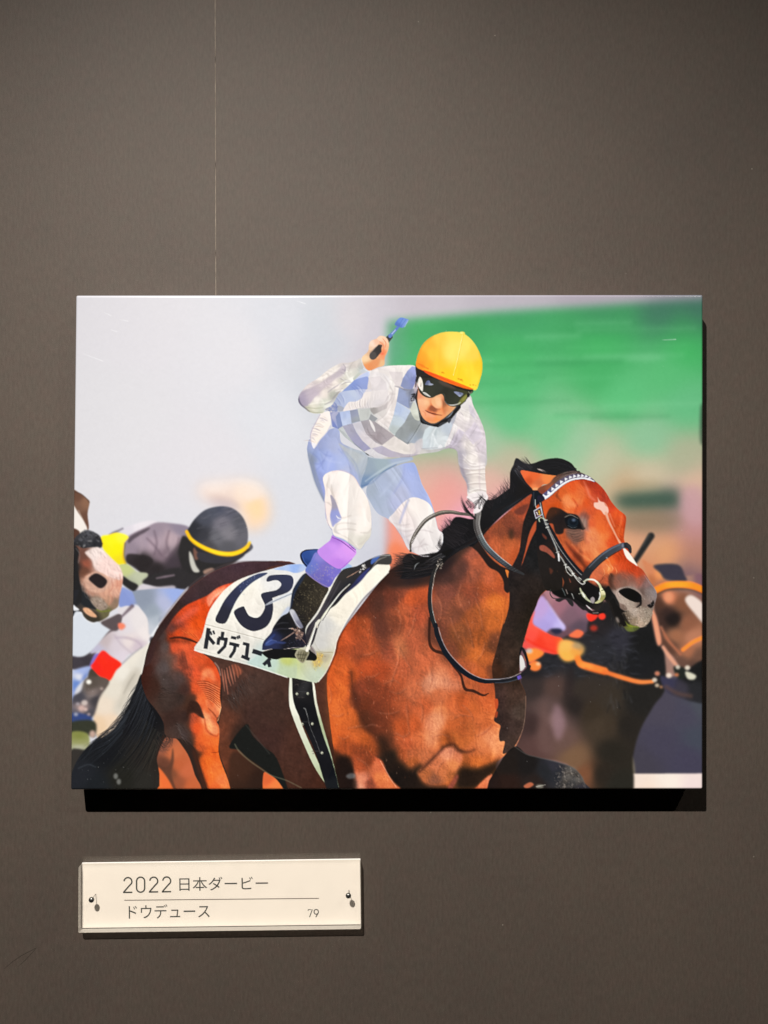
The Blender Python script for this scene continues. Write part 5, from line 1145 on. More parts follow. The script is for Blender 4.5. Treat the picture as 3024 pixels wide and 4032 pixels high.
# upper arm
for s, c in (("K 858 312 960 240 1042 208 1030 282 930 296", "b4c4ec"), ("K 830 330 930 292 1028 280 1018 400 1000 444 830 452 690 474 760 400", "980 340 7088d0 850 400 5c78c8 760 440 6480c4 950 410 6e84c8"),
             ("K 690 472 830 450 992 442 962 502 932 562 860 602 770 612 722 692 640 652 560 582 640 502", "720 540 a4b4d8 850 500 b4c2dc 800 570 a8b8dc 640 560 8c9cc4 900 480 a8b4d8"),
             ("K 540 588 620 640 632 722 560 732 470 712 428 684 470 640", "520 640 5f74b4 580 680 6070a8 470 690 66708c"), ("K 632 650 722 690 705 722 632 722", "8a92a4")):
    F(s, c, f=5)
F("K 770 612 860 602 942 560 985 486 1052 470 1282 450 1262 560 1200 662 1050 680 900 690 780 712 700 722", "850 650 efe2d8 950 620 f2e6dc 1050 560 e8dcd2 1180 530 e2d6ce 1000 660 dccfc8 1150 620 d0c6c2 760 690 e8dcd4", f=5)
for i in range(13):
    x = 770 + i * 24 + prng.uniform(-7, 7)
    y0 = 600 - i * 4 + prng.uniform(-20, 20)
    L("K %d %d %d %d %d %d" % (x, y0, x - 8 + prng.uniform(-6, 6), 640, x + prng.uniform(0, 22), 695), [2, prng.uniform(6, 13), 4], prng.choice(["a0948c", "b4a89c", "8c8488"]), f=7, a=prng.uniform(.35, .7))
    L("K %d %d %d %d %d %d" % (x + 11, y0, x + 5, 640, x + prng.uniform(12, 26), 688), [2, 8, 4], "fff8f0", f=6, a=.5)
for s in ("K 860 370 920 410 960 470", "K 830 380 890 440 930 520", "K 660 500 700 560 710 620", "K 600 540 650 600 660 640", "K 900 450 950 500 940 560", "K 800 400 850 440 880 470"):
    L(s, [3, 10, 3], "46589c", f=8, a=.5)
for s in ("K 690 520 720 570 730 620", "K 620 540 660 590 690 640", "K 880 400 930 440 950 490"):
    L(s, [3, 10, 3], "d0dcf4", f=8, a=.5)
SPECK("K 430 690 540 640 620 660 620 720 480 730", 30, 6, 20, "f0e4dc 3c4c8c d8c4c0 8a90b0", .5)
# forearm
F("K 942 28 860 70 760 96 700 94 640 110 500 190 380 290 250 370 180 440 125 520 113 590 140 642 200 692 250 732 320 757 430 752 480 692 560 642 640 502 700 452 832 335 835 300 900 230 972 160 950 90", "850 120 d8cec6 700 130 ddd3d0 600 180 efe6dc 450 280 ece2d8 650 230 cfc2c6 500 350 d5c6c6 350 480 cbbcc2 250 560 c8bac2 170 600 9a90a4 130 580 6a6478 600 380 ece0d6 450 500 e8dcd2 350 580 ece4da 300 660 eae4d2 250 700 c9c6b0 400 700 d0d0bc 450 620 dfe0d0 560 520 b8b8ac 700 330 d5cfc0 780 320 f0ece0 750 250 e8e4d8 880 220 cfcdc2 930 200 c0c4c0 160 520 bcb0bc 220 430 e4d8d4", f=3, save='fore')
F("K 690 130 740 200 640 272 480 402 330 542 240 652 170 642 130 572 180 462 330 402 480 302 640 192", "640 220 c8bcc2 450 370 cec0c4 280 540 c4b6c0 180 580 a89cb0", f=12, a=.85)
L("K 118 570 150 640 210 690 260 730", [8, 14, 14, 6], "5c566c", f=8, a=.7)
L("K 210 680 330 690 440 680", [4, 10, 4], "a8a890", f=8, a=.7)
L("K 250 640 360 620 480 610 560 580", [4, 12, 12, 4], "f6f2e4", f=10, a=.7)
L("K 230 720 330 745 430 742", [4, 8, 4], "8c8c74", f=6, a=.7)
for s in ("K 700 110 730 160 720 210", "K 690 180 740 200", "K 670 220 720 240", "K 660 300 720 320 790 330", "K 560 560 620 500 690 430", "K 500 480 580 420 680 360", "K 680 380 740 350 800 350", "K 460 640 540 600 600 540"):
    L(s, [4, 12, 4], "8c8494", f=8, a=.6)
for s in ("K 740 170 750 250 790 310", "K 690 300 740 330 820 330", "K 600 470 680 450 700 455", "K 640 390 700 350 760 330", "K 800 290 830 320"):
    L(s, [4, 14, 5], "fcf8ee", f=8, a=.75)
L("K 850 70 800 130 770 210", [4, 8, 4], "b8aea8", f=8, a=.5)
F("K 870 250 960 170 1030 205 1010 215 950 230 900 270 850 320 830 300", "900 260 c4c8bc 960 200 c8ccd0 1000 210 d0d4d8", f=5)
L("K 960 165 1000 190 1035 208", 6, "eef0f0", f=3, a=.8)
L("K 945 40 950 100 972 160", 6, "efe6dc", f=4, a=.8)
# whip and hand
F("A 570 432 620 380 640 300 690 278 720 253 772 268 792 320 780 382 757 430 752 492 700 512 630 537 590 502", "640 320 f0cdb8 700 300 e8b098 750 300 f2c8b0 770 350 eab498 740 420 d88868 680 470 d09870 620 500 c08858 640 400 d8b090 600 440 f0c8a4 730 470 e0b48c", f=3)
F("A 620 500 660 450 720 440 700 500 635 532", "b88458", f=10, a=.6)
L("A 664 415 720 352 800 262", [62, 58, 42], "665 420 3a3434 720 350 2c2828 790 275 3a3838", f=3)
O("A 661 416", 28, 33, "4c4644", f=5, ang=.3)
L("A 640 395 690 340", 8, "6a6260", f=6, a=.6)
F("A 690 280 722 254 772 270 792 325 775 385 740 405 728 360 735 330 705 322 712 300", "720 275 f4cdb4 760 300 f2c4a8 770 350 e8ac8c 745 385 d47c5c 730 320 e09c80", f=4)
for s in ("A 740 275 765 310 760 350", "A 715 300 745 330 750 380", "A 700 320 730 340"):
    L(s, [3, 6, 3], "b86848", f=4, a=.7)
O("A 735 400", 16, 10, "d85c48", f=8, a=.7)
F("A 640 300 690 282 712 300 700 330 670 350 640 372 625 350", "650 320 f4d4c0 690 300 eab8a0 640 350 e8c0a4", f=4)
L("A 800 255 832 222 868 178", [30, 22, 22], "6080c4", f=3)
L("A 815 238 845 205", 7, "c8d8f4", f=3, a=.9)
F("A 838 160 880 106 945 118 948 132 908 186 870 178", "880 130 6c90dc 920 150 7c9cdc 860 160 5474c0", f=3)
L("A 920 180 946 128", 4, "c4d4f0", f=2, a=.8)
for s in ("A 870 170 905 115", "A 890 178 930 120"):
    L(s, 4, "4a68b4", f=2, a=.6)
# head
F("J 200 420 400 450 1040 440 1000 520 830 770 640 900 560 930 380 890 260 840 220 640", "34363a", f=6)
F("A 1014 480 1060 530 1200 590 1450 688 1440 720 1200 670 1040 610 1012 560", "1d1b1c", f=4)
F("J 178 300 200 500 240 640 300 760 380 830 480 862 580 832 700 752 830 642 920 542 1000 480 1050 330 1100 300 600 0 250 50", "250 450 e0a080 300 600 dc9a7c 350 480 e6ac88 400 560 b47048 350 680 e09878 550 450 e8b08c 600 500 e8a888 480 540 c07850 550 600 a86440 450 580 8a5038 620 620 c88058 500 680 b87450 450 720 e09878 550 770 d08858 420 800 c88860 650 680 b87850 700 600 a87048 800 600 d4a478 750 680 d8a880 850 560 dcb08c 680 500 8c5c40 220 380 c88870", f=5)
F("J 450 462 500 400 600 368 642 450 652 560 600 602 540 592 480 540", "570 420 d89c78 600 480 eab494 560 540 e8a888 630 560 d89870 500 480 e0a880", f=14)
F("J 455 535 540 588 622 602 570 640 540 690 490 645 425 600", "86503a", f=16, a=.9)
L("J 640 440 655 520 700 600 690 690", [10, 30, 40, 20], "94603e", f=26, a=.6)
L("J 320 590 380 620 420 650", [8, 26, 12], "9c5838", f=18, a=.6)
L("J 330 620 400 658 480 682 560 702 652 716", [6, 14, 16, 14, 6], "74382a", f=7, a=.95)
L("J 370 680 440 712 530 742", [18, 30, 14], "e2967e", f=9, a=.95)
L("J 520 660 600 680 650 690", [10, 24, 10], "d89468", f=14, a=.8)
L("J 640 710 670 690 665 640", [6, 10, 6], "8a5034", f=8, a=.6)
O("J 310 660", 30, 40, "eaa888", f=30, a=.6)
O("J 350 470", 34, 24, "f0b894", f=26, a=.6)
L("J 420 830 500 850 580 825", [10, 20, 10], "e0a884", f=18, a=.5)
F("J 230 420 330 430 420 470 430 540 380 600 300 640 240 580", "300 500 eab090 370 500 f0b894 270 580 e6a484", f=30, a=.7)
F("J 520 400 600 385 630 450 640 540 590 560 540 500", "f2bc98", f=26, a=.7)
F("J 430 540 480 560 500 620 440 640 390 590", "8a4c34", f=24, a=.6)
F("J 560 610 640 620 700 700 690 760 600 780 540 740", "d89c70", f=26, a=.6)
F("J 700 560 880 540 820 640 740 710 690 640", "c08c64", f=30, a=.6)
L("J 345 628 410 662 480 686 560 704 640 716", [6, 16, 20, 16, 6], "6a2e22", f=7, a=.8)
L("J 300 640 340 670 350 720", [6, 12, 6], "b87058", f=12, a=.7)
# helmet lining, goggles
F("J 195 60 240 0 560 -10 900 170 1210 255 1140 355 1080 445 1000 512 880 552 760 524 700 462 680 380 640 330 560 352 480 392 400 392 300 352 230 262", "400 250 34362b 300 150 26261f 600 200 30322a 800 350 2d3026 900 450 33362a 1050 350 3a3c24 700 280 26281f", f=6)
F("J 580 90 700 90 860 180 890 240 760 210 640 160", "5a4a40", f=22, a=.7)
F("J 240 20 450 -20 700 70 1000 170 1200 252 1140 280 900 215 700 110 500 40 330 40", "1a1816", f=10, a=.9)
F("J 205 140 240 18 282 60 302 150 296 282 255 250 220 200", "230 100 efe0d0 270 180 f2e6da 280 260 e8e0d4", f=7)
L("J 270 130 262 190", [6, 12], "6a5c50", f=6, a=.6)
F("J 295 300 340 298 400 340 445 384 350 350", "d8d4cc", f=7)
L("J 320 310 370 350", 5, "3a3a34", f=4, a=.7)
F("J 340 150 370 95 415 85 440 130 495 152 450 172 345 164", "370 110 6c749c 420 100 8c94b8 450 160 c0c6dc", f=8, a=.85)
L("J 380 130 400 95 430 100", [6, 12, 6], "4a5490", f=5, a=.7)
F("J 862 296 900 285 1025 312 1020 346 968 380 920 345", "900 300 9ca4c8 980 330 8088ac 970 365 b4bcd8", f=8, a=.85)
L("J 965 300 980 330", 12, "4a4e70", f=5, a=.8)
F("J 990 420 1100 330 1085 420 1000 505 930 522", "1050 400 a4a44c 980 490 8c8c3c", f=16, a=.75)
L("J 700 460 740 512 820 532 920 516 985 478", [8, 10, 16, 18, 6], "e8e4dc", f=6, a=.9)
L("J 640 325 690 340 700 420", [6, 10, 6], "6a6c60", f=6, a=.5)
L("J 215 190 240 280 310 356 400 394 480 392", [8, 10, 10, 10, 6], "141412", f=5, a=.8)
L("J 690 380 705 470 770 532 880 556 1000 516 1085 445", [6, 8, 8, 8, 8, 6], "161614", f=5, a=.8)
L("J 1130 290 1160 320 1200 270", [10, 14, 6], "a8a8a0", f=4, a=.7)
F("J 1100 330 1140 320 1150 370 1110 390", "1c1c1a", f=5)
# side of head, straps, collar
F("J 150 150 205 185 195 350 150 440 90 470 78 390 130 320", "170 220 b8a4ac 160 300 7a7484 120 400 484854 180 380 2a282c", f=8)
L("J 195 10 175 120 168 200", [30, 34, 14], "1f1b1f", f=8)
L("J 170 110 160 180", 14, "c898a0", f=8, a=.6)
L("J 205 250 180 380 190 480 215 590 250 700 262 790", [18, 34, 26, 20, 22, 30], "1d1b1c", f=6)
L("J 85 385 120 395 100 440 150 420", 9, "c8ccd0", f=4, a=.7)
L("J 95 340 150 330 110 390", [14, 22, 14], "17171a", f=6)
F("J 250 760 300 830 380 870 470 887 560 872 640 812 760 770 822 700 880 620 962 540 985 580 900 682 822 762 782 832 700 835 622 855 552 922 470 895 360 875 270 845", "151517", f=6)
F("J 750 800 820 760 800 830 770 860", "3a3c44", f=8)
L("J 840 650 790 720 730 760", [8, 14, 8], "a8b8c4", f=8, a=.6)
L("J 70 480 150 470 200 560 240 680 250 790", [10, 14, 10, 8, 8], "f0f0e4", f=8, a=.5)
# cap
F("A 1013 470 1030 400 1070 320 1140 260 1230 225 1320 219 1400 234 1470 290 1522 370 1552 460 1552 540 1532 620 1502 696 1440 676 1300 620 1180 572 1080 541 1018 512", "1100 320 f0a838 1200 260 f6c04c 1300 250 f8cc58 1150 400 f8b83c 1300 380 fbcf5c 1400 350 fcd468 1480 400 fbc850 1530 500 f8c02c 1450 550 fccc38 1350 560 fcc428 1500 640 fcd040 1200 500 fcb830 1060 430 f09428 1050 500 e88020 1100 510 f49c24 1250 560 fcbc20 1400 630 fcc828", f=3, save='hat')
F("A 1300 280 1360 300 1350 450 1300 520 1250 460 1260 340", "fbdc84", f=60, a=.45, clip='hat')
L("A 1016 480 1035 400 1075 320 1145 260", [6, 12, 12, 8], "d8821c", f=10, a=.6, clip='hat')
L("A 1525 380 1552 470 1550 560 1520 660", [6, 10, 10, 8], "e8a81c", f=10, a=.6, clip='hat')
O("A 1388 234", 25, 16, "f8cc58", f=3)
O("A 1384 229", 14, 7, "fde494", f=4, a=.8)
F("A 1075 533 1180 568 1300 614 1440 670 1485 692 1420 686 1300 648 1180 602 1100 562", "1100 545 d84c10 1250 610 f06018 1400 670 f46814", f=3)
L("A 1050 530 1180 582 1300 632 1420 684", [4, 5, 5, 3], "a83008", f=3, a=.6)
L("A 1392 245 1370 350 1342 480 1316 575", 4, "fdeaa4", f=3, a=.8)
L("A 1400 245 1378 350 1350 480 1324 575", 3, "d89c20", f=3, a=.5)
for x, y, r in ((1228, 553, 10), (1240, 558, 6), (1360, 605, 9), (1380, 612, 12), (1392, 622, 6), (1455, 655, 7), (1480, 655, 8), (1500, 660, 5), (1108, 520, 8)):
    O("A %d %d" % (x, y), r, r * .6, "8a6408", f=5, a=.6)
for i in range(7):
    L("A %d %d %d %d" % (1025 + i * 6, 478 + i * 5, 1070 + i * 8, 490 + i * 6), 3, "c86414", f=2, a=.6)
# rein loop and mane in front of the knee
L("Q 275 640 280 560 330 460 420 350 540 288 640 275 740 290 850 302", [14, 22, 30, 36, 38, 34, 30, 26], "5f5850", f=3)
L("Q 282 560 330 455 420 343 540 281 640 268 740 283", [6, 9, 11, 12, 10, 6], "a09686", f=3, a=.8)
L("Q 292 570 344 470 430 362 545 302 640 288", [4, 7, 8, 8, 5], "322d2a", f=3, a=.8)
for i in range(46):
    t = i / 45
    x = np.interp(t, [0, .2, .4, .6, .8, 1], [300, 355, 420, 530, 640, 760]); y = np.interp(t, [0, .2, .4, .6, .8, 1], [520, 430, 352, 292, 276, 292])
    L("Q %f %f %f %f" % (x - 9, y - 6, x + 7, y + 10), 3, "3a342e", f=1.5, a=.55)
O("Q 277 638", 10, 12, "3a3634", f=3)
L("Q 285 660 300 690 330 712", [5, 6, 3], "6a5c54", f=3, a=.8)
HAIR(["Q 720 560 640 540 580 520 545 545", "Q 760 500 660 470 600 420 590 370", "Q 820 430 740 400 660 360 620 330"], 90, 3.4, "141315 1f1c1f 2c282b", 12, .85)
HAIR(["Q 560 640 520 600 540 560 560 520", "Q 600 600 560 560 560 500 580 460"], 40, 3, "161416 242022", 10, .85)
HAIR(["Q 480 690 420 680 340 680 290 660", "Q 560 650 480 660 420 690 360 700"], 50, 3.4, "161416 242022", 9, .8)
HAIR(["Q 880 330 800 270 755 190 738 90", "Q 870 330 810 260 770 180 762 110"], 22, 3.2, "161416 242022", 7, .95)
# paler, softer cloth
F("K 430 690 560 580 700 450 860 310 1042 205 1290 270 1290 460 1250 600 1050 690 700 725 480 735", "ffffff", a=0, f=6, save='uarm')
MASK['jock'] = np.clip(MASK['legR'] + MASK['legL'] + MASK['torso'] + MASK['fore'] + MASK['arm'] + MASK['hat'], 0, 1)
for mk, am in (('legR', .34), ('legL', .34), ('torso', .27), ('uarm', .3)):
    keep = (CAN[..., 2] > 95) & (CAN.max(-1) - CAN.min(-1) < 115) & (CAN[..., 0] - CAN[..., 2] < 45)
    CAN += (MASK[mk] * keep * am)[..., None] * (np.array([232, 228, 232], np.float32) - CAN)
RELIEF('legR', .045, [(60, .8), (26, .7), (10, .3)], .9, .35, 2.4, True, 800)
RELIEF('legL', .045, [(60, .8), (26, .7), (10, .3)], .9, -.45, 2.4, True, 820)
RELIEF('torso', .04, [(40, .7), (18, .7), (8, .5)], .9, .8, 2.0, True, 840)
RELIEF('fore', .045, [(36, .7), (16, .7), (7, .5)], .9, 1.0, 2.2, True, 860)
RELIEF('arm', .045, [(36, .7), (16, .7), (7, .5)], .9, -1.2, 2.2, True, 880)
RELIEF('hat', .018, [(30, .7), (12, .5)], .9, .2, 2.0, False, 890)
# local contrast of the animal's coat, then overall crispness of the print
hm = np.clip(MASK['front'] + MASK['head'] + MASK['hind'], 0, 1) * (1 - np.clip(MASK['legR'] + MASK['legL'] + MASK['cloth'] + MASK['fore'] + MASK['arm'] + MASK['torso'], 0, 1))
for c_ in range(3):
    dl = CAN[..., c_] - blur(CAN[..., c_], 24)
    CAN[..., c_] += hm * np.where(dl > 0, .38 * dl, .16 * dl)
    CAN[..., c_] += .42 * (CAN[..., c_] - blur(CAN[..., c_], 1.6))
np.clip(CAN, 6, 255, out=CAN)
# surface scratches and dust on the print itself
for s in ("V 225 675 240 682", "V 238 712 252 716", "V 180 764 222 780", "V 258 690 277 694", "V 640 650 660 656", "V 1430 735 1460 733"):
    L(s, [.6, 1.6], "faf8f8", f=.8, a=.8)
SPECK("V 200 680 1500 680 1500 1690 200 1690", 120, .5, 1.1, "ffffff d8d8d4 f0ece8", .5, seed=77)
TONE()
CAN += (vnoise(1.2, seed=91) * .8 + vnoise(5, seed=92) * .6)[..., None]
np.clip(CAN, 0, 255, out=CAN)
# ---------------------------------------------------------------- materials
def mat_wall():
    m, nt, b, out = new_mat('wall_paint')
    lk = nt.links.new
    co = nd(nt, 'ShaderNodeTexCoord')
    mp = nd(nt, 'ShaderNodeMapping'); mp.inputs['Scale'].default_value = (1, 1, .28)      # paper fibres run upright
    lk(co.outputs['Object'], mp.inputs['Vector'])
    def noise(scale, detail, vec, rough=.6):
        n = nd(nt, 'ShaderNodeTexNoise')
        n.inputs['Scale'].default_value, n.inputs['Detail'].default_value, n.inputs['Roughness'].default_value = scale, detail, rough
        lk(vec, n.inputs['Vector'])
        return n
    def ramp(fac, p0, c0, p1, c1):
        r = nd(nt, 'ShaderNodeValToRGB')
        r.color_ramp.elements[0].position, r.color_ramp.elements[0].color = p0, c0
        r.color_ramp.elements[1].position, r.color_ramp.elements[1].color = p1, c1
        lk(fac, r.inputs['Fac'])
        return r
    def mul(x, y):
        q = nd(nt, 'ShaderNodeMix', data_type='RGBA', blend_type='MULTIPLY')
        q.inputs['Factor'].default_value = 1
        lk(x, q.inputs['A']); lk(y, q.inputs['B'])
        return q.outputs['Result']
    n1 = noise(420, 5, mp.outputs['Vector'], .7)
    n2 = noise(5, 7, co.outputs['Object'], .62)
    n3 = noise(1500, 3, co.outputs['Object'])
    n4 = noise(70, 4, co.outputs['Object'])
    base = ramp(n1.outputs['Fac'], .32, (.0580, .0454, .0372, 1), .68, (.0760, .0604, .0500, 1))
    tint = ramp(n4.outputs['Fac'], .35, (.97, 1.0, .99, 1), .65, (1.03, .985, .985, 1))
    wide = ramp(n2.outputs['Fac'], .3, (.91, .915, .93, 1), .7, (1.07, 1.06, 1.045, 1))
    c = mul(mul(base.outputs['Color'], tint.outputs['Color']), wide.outputs['Color'])
    vo = nd(nt, 'ShaderNodeTexVoronoi'); vo.inputs['Scale'].default_value = 24; vo.inputs['Randomness'].default_value = 1
    lk(co.outputs['Object'], vo.inputs['Vector'])
    sp = ramp(vo.outputs['Distance'], .0, (1, 1, 1, 1), .022, (0, 0, 0, 1))               # stray pale flecks of dust
    fl = nd(nt, 'ShaderNodeMix', data_type='RGBA', blend_type='MIX')
    sf = nd(nt, 'ShaderNodeMath', operation='MULTIPLY'); sf.inputs[1].default_value = .55
    lk(sp.outputs['Color'], sf.inputs[0]); lk(sf.outputs[0], fl.inputs['Factor'])
    lk(c, fl.inputs['A']); fl.inputs['B'].default_value = (.36, .33, .28, 1)
    lk(fl.outputs['Result'], b.inputs['Base Color'])
    b.inputs['Roughness'].default_value = .62
    b.inputs['Specular IOR Level'].default_value = .25
    add = nd(nt, 'ShaderNodeMath', operation='ADD')
    lk(n1.outputs['Fac'], add.inputs[0]); lk(n3.outputs['Fac'], add.inputs[1])
    bp = nd(nt, 'ShaderNodeBump'); bp.inputs['Strength'].default_value = .35; bp.inputs['Distance'].default_value = .0005
    lk(add.outputs[0], bp.inputs['Height'])
    lk(bp.outputs['Normal'], b.inputs['Normal'])
    return m

def mat_plain(name, rgb, rough, spec=.5, metal=0.0, noise=0.0, nscale=200):
    m, nt, b, out = new_mat(name)
    b.inputs['Base Color'].default_value = (*rgb, 1)
    b.inputs['Roughness'].default_value = rough
    b.inputs['Specular IOR Level'].default_value = spec
    b.inputs['Metallic'].default_value = metal
    if noise:
        n = nd(nt, 'ShaderNodeTexNoise'); n.inputs['Scale'].default_value = nscale; n.inputs['Detail'].default_value = 5
        co = nd(nt, 'ShaderNodeTexCoord'); nt.links.new(co.outputs['Object'], n.inputs['Vector'])
        r = nd(nt, 'ShaderNodeValToRGB')
        r.color_ramp.elements[0].position, r.color_ramp.elements[0].color = .3, (*[c * (1 - noise) for c in rgb], 1)
        r.color_ramp.elements[1].position, r.color_ramp.elements[1].color = .7, (*[min(1, c * (1 + noise)) for c in rgb], 1)
        nt.links.new(n.outputs['Fac'], r.inputs['Fac']); nt.links.new(r.outputs['Color'], b.inputs['Base Color'])
    return m

def mat_print():
    m, nt, b, out = new_mat('glossy_photo_print')
    a = nd(nt, 'ShaderNodeVertexColor', layer_name='ink')
    nt.links.new(a.outputs['Color'], b.inputs['Base Color'])
    b.inputs['Roughness'].default_value = .28
    b.inputs['Specular IOR Level'].default_value = .45
    n = nd(nt, 'ShaderNodeTexNoise'); n.inputs['Scale'].default_value = 60; n.inputs['Detail'].default_value = 3
    co = nd(nt, 'ShaderNodeTexCoord'); nt.links.new(co.outputs['Object'], n.inputs['Vector'])
    bp = nd(nt, 'ShaderNodeBump'); bp.inputs['Strength'].default_value = .12; bp.inputs['Distance'].default_value = .0006
    nt.links.new(n.outputs['Fac'], bp.inputs['Height']); nt.links.new(bp.outputs['Normal'], b.inputs['Normal'])
    return m

def mat_acrylic(name, cloud, tint=(1, .985, .96), rough=.06):
    """clear cast acrylic: see-through with a Fresnel sheen, milkier as cloud rises"""
    m, nt, b, out = new_mat(name)
    nt.nodes.remove(b)
    tr = nd(nt, 'ShaderNodeBsdfTransparent'); tr.inputs['Color'].default_value = (*tint, 1)
    gl = nd(nt, 'ShaderNodeBsdfGlossy'); gl.inputs['Roughness'].default_value = rough
    df = nd(nt, 'ShaderNodeBsdfDiffuse'); df.inputs['Color'].default_value = (.9, .87, .82, 1)
    tl = nd(nt, 'ShaderNodeBsdfTranslucent'); tl.inputs['Color'].default_value = (.9, .87, .82, 1)
    fr = nd(nt, 'ShaderNodeFresnel')
    ge = nd(nt, 'ShaderNodeNewGeometry')                 # thin, unbending sheet: same sheen from either side of a face
    mr = nd(nt, 'ShaderNodeMapRange'); mr.inputs['To Min'].default_value = 1.49; mr.inputs['To Max'].default_value = 1 / 1.49
    nt.links.new(ge.outputs['Backfacing'], mr.inputs['Value']); nt.links.new(mr.outputs['Result'], fr.inputs['IOR'])
    mi = nd(nt, 'ShaderNodeMixShader'); mi.inputs[0].default_value = .5
    nt.links.new(df.outputs[0], mi.inputs[1]); nt.links.new(tl.outputs[0], mi.inputs[2])
    m0 = nd(nt, 'ShaderNodeMixShader'); m0.inputs[0].default_value = cloud
    nt.links.new(tr.outputs[0], m0.inputs[1]); nt.links.new(mi.outputs[0], m0.inputs[2])
    m1 = nd(nt, 'ShaderNodeMixShader')
    nt.links.new(fr.outputs[0], m1.inputs[0]); nt.links.new(m0.outputs[0], m1.inputs[1]); nt.links.new(gl.outputs[0], m1.inputs[2])
    nt.links.new(m1.outputs[0], out.inputs['Surface'])
    return m

# ---------------------------------------------------------------- the wall: two boards and the joint between them
M_WALL = mat_wall()
wall_body = mat_plain('wall_substrate', (.03, .027, .024), .8)
sx_top, sx_bot = at(847, 0, 0), at(857, 4032, 0)
def seam_x(z):
    t = (z - sx_bot.z) / (sx_top.z - sx_bot.z)
    return sx_bot.x + (sx_top.x - sx_bot.x) * t
z0, z1 = CAM_Z - 1.5, CAM_Z + 1.6
gap = .00014
def board(xa0, xa1, xb0, xb1, name):
    v = [(xa0, 0, z0), (xb0, 0, z0), (xb1, 0, z1), (xa1, 0, z1)]
    v += [(p[0], .012, p[2]) for p in v]
    o = mesh_obj(name, v, [(0, 1, 2, 3), (4, 7, 6, 5), (0, 4, 5, 1), (1, 5, 6, 2), (2, 6, 7, 3), (3, 7, 4, 0)], M_WALL)
    bm = bmesh.new(); bm.from_mesh(o.data)
    ed = [e for e in bm.edges if all(abs(q.co.y) < 1e-6 for q in e.verts)]
    bmesh.ops.bevel(bm, geom=ed, offset=.00016, segments=2, affect='EDGES')
    bm.to_mesh(o.data); bm.free()
    return o
wall = mesh_obj('wall', [(-1.8, .03, z0), (1.8, .03, z0), (1.8, .03, z1), (-1.8, .03, z1), (-1.8, .0125, z0), (1.8, .0125, z0), (1.8, .0125, z1), (-1.8, .0125, z1)],
                [(0, 3, 2, 1), (4, 5, 6, 7), (0, 1, 5, 4), (1, 2, 6, 5), (2, 3, 7, 6), (3, 0, 4, 7)], wall_body)
wall['kind'] = 'structure'
wall['label'] = 'dark taupe painted gallery wall behind the photograph'
for o in (board(-1.8, -1.8, seam_x(z0) - gap, seam_x(z1) - gap, 'wall_board'), board(seam_x(z0) + gap, seam_x(z1) + gap, 1.8, 1.8, 'wall_board')):
    o.parent = wall
M_SEAM = mat_plain('seam_filler', (.32, .27, .22), .7, .2, noise=.3, nscale=120)
jv, jf = [], []
rs = random.Random(4)
N = 420
for i in range(N + 1):
    z = z0 + (z1 - z0) * i / N
    up = z > CAM_Z - .1                                          # the filler is worn and pale above, flush below
    w = rs.uniform(.00042, .0006) if up else .0004
    if up and rs.random() < .12:
        w = .0001
    d = -rs.uniform(.00025, .0005) if up else .0
    if not up:
        jv += [(seam_x(z) - w, -.00003, z), (seam_x(z), -.00003, z), (seam_x(z) + w, -.00003, z)]
    else:
        jv += [(seam_x(z) - w, .0003, z), (seam_x(z), d, z), (seam_x(z) + w, .0003, z)]
    if i:
        q = 3 * i
        jf += [(q - 3, q - 2, q + 1, q), (q - 2, q - 1, q + 2, q + 1)]
jo = mesh_obj('joint_filler', jv, jf, M_SEAM, wall)
jo.data.materials.append(M_WALL)
for p in jo.data.polygons:
    p.material_index = 1 if p.center.z < CAM_Z - .1 else 0

# a hair-thin scuff low on the left board
M_SCUFF = mat_plain('scuff', (.034, .027, .022), .7, .2)
def ribbon(name, pts, widths, mat, parent):
    P = [at(x, y, .00006) for x, y in pts]
    vs, fs = [], []
    for i, p in enumerate(P):
        d = (P[min(i + 1, len(P) - 1)] - P[max(i - 1, 0)]).normalized()
        n = Vector((-d.z, 0, d.x)) * widths[i] * CAM_D / FPX / 2
        vs += [p + n, p - n]
        if i:
            fs.append((2 * i - 2, 2 * i - 1, 2 * i + 1, 2 * i))
    return mesh_obj(name, vs, fs, mat, parent)
ribbon('scuff_mark', [(17, 3814), (50, 3786), (85, 3762), (120, 3744), (143, 3732), (122, 3756), (96, 3784), (70, 3806)], [1.2, 2.4, 2.6, 2.4, 1.6, 2.2, 2, .6], M_SCUFF, wall)

# ---------------------------------------------------------------- the photo panel
M_PRINT = mat_print()
PT = .030                                                        # panel thickness
TLc, TRc, BLc, BRc = (298, 1162), (2769, 1159.5), (277, 3111), (2768, 3108.5)
NX, NY = 940, 740
BR = .0022                                                       # rounded turn of the wrapped edge
panel = empty('photo_panel', at(1522, 3110, 0))
tag(panel, 'large glossy photo panel of a galloping bay racehorse numbered 13 with a yellow-capped jockey', 'photo panel')

# u,v sample lists: fine over the front, a few rows turning round the edge and back to the wall
kx = (CAM_D - PT) / FPX
Wm = 2480 * kx; Hm = 1949 * kx
def edge_samples(n, size):
    e = BR / size
    us, dep = [], []
    for d in (PT - .0004, PT * .5, BR * 1.02):
        us.append(0.0); dep.append(d)
    for j in range(5):
        a = math.pi / 2 * (j + .5) / 5
        us.append(e * (1 - math.cos(a))); dep.append(BR * (1 - math.sin(a)))
    for i in range(n + 1):
        us.append(e + (1 - 2 * e) * i / n); dep.append(0.0)
    for j in range(5):
        a = math.pi / 2 * (4.5 - j) / 5
        us.append(1 - e * (1 - math.cos(a))); dep.append(BR * (1 - math.sin(a)))
    for d in (BR * 1.02, PT * .5, PT - .0004):
        us.append(1.0); dep.append(d)
    return np.array(us), np.array(dep)
U, DU = edge_samples(NX, Wm)
V, DV = edge_samples(NY, Hm)
uu, vv = np.meshgrid(U, V)
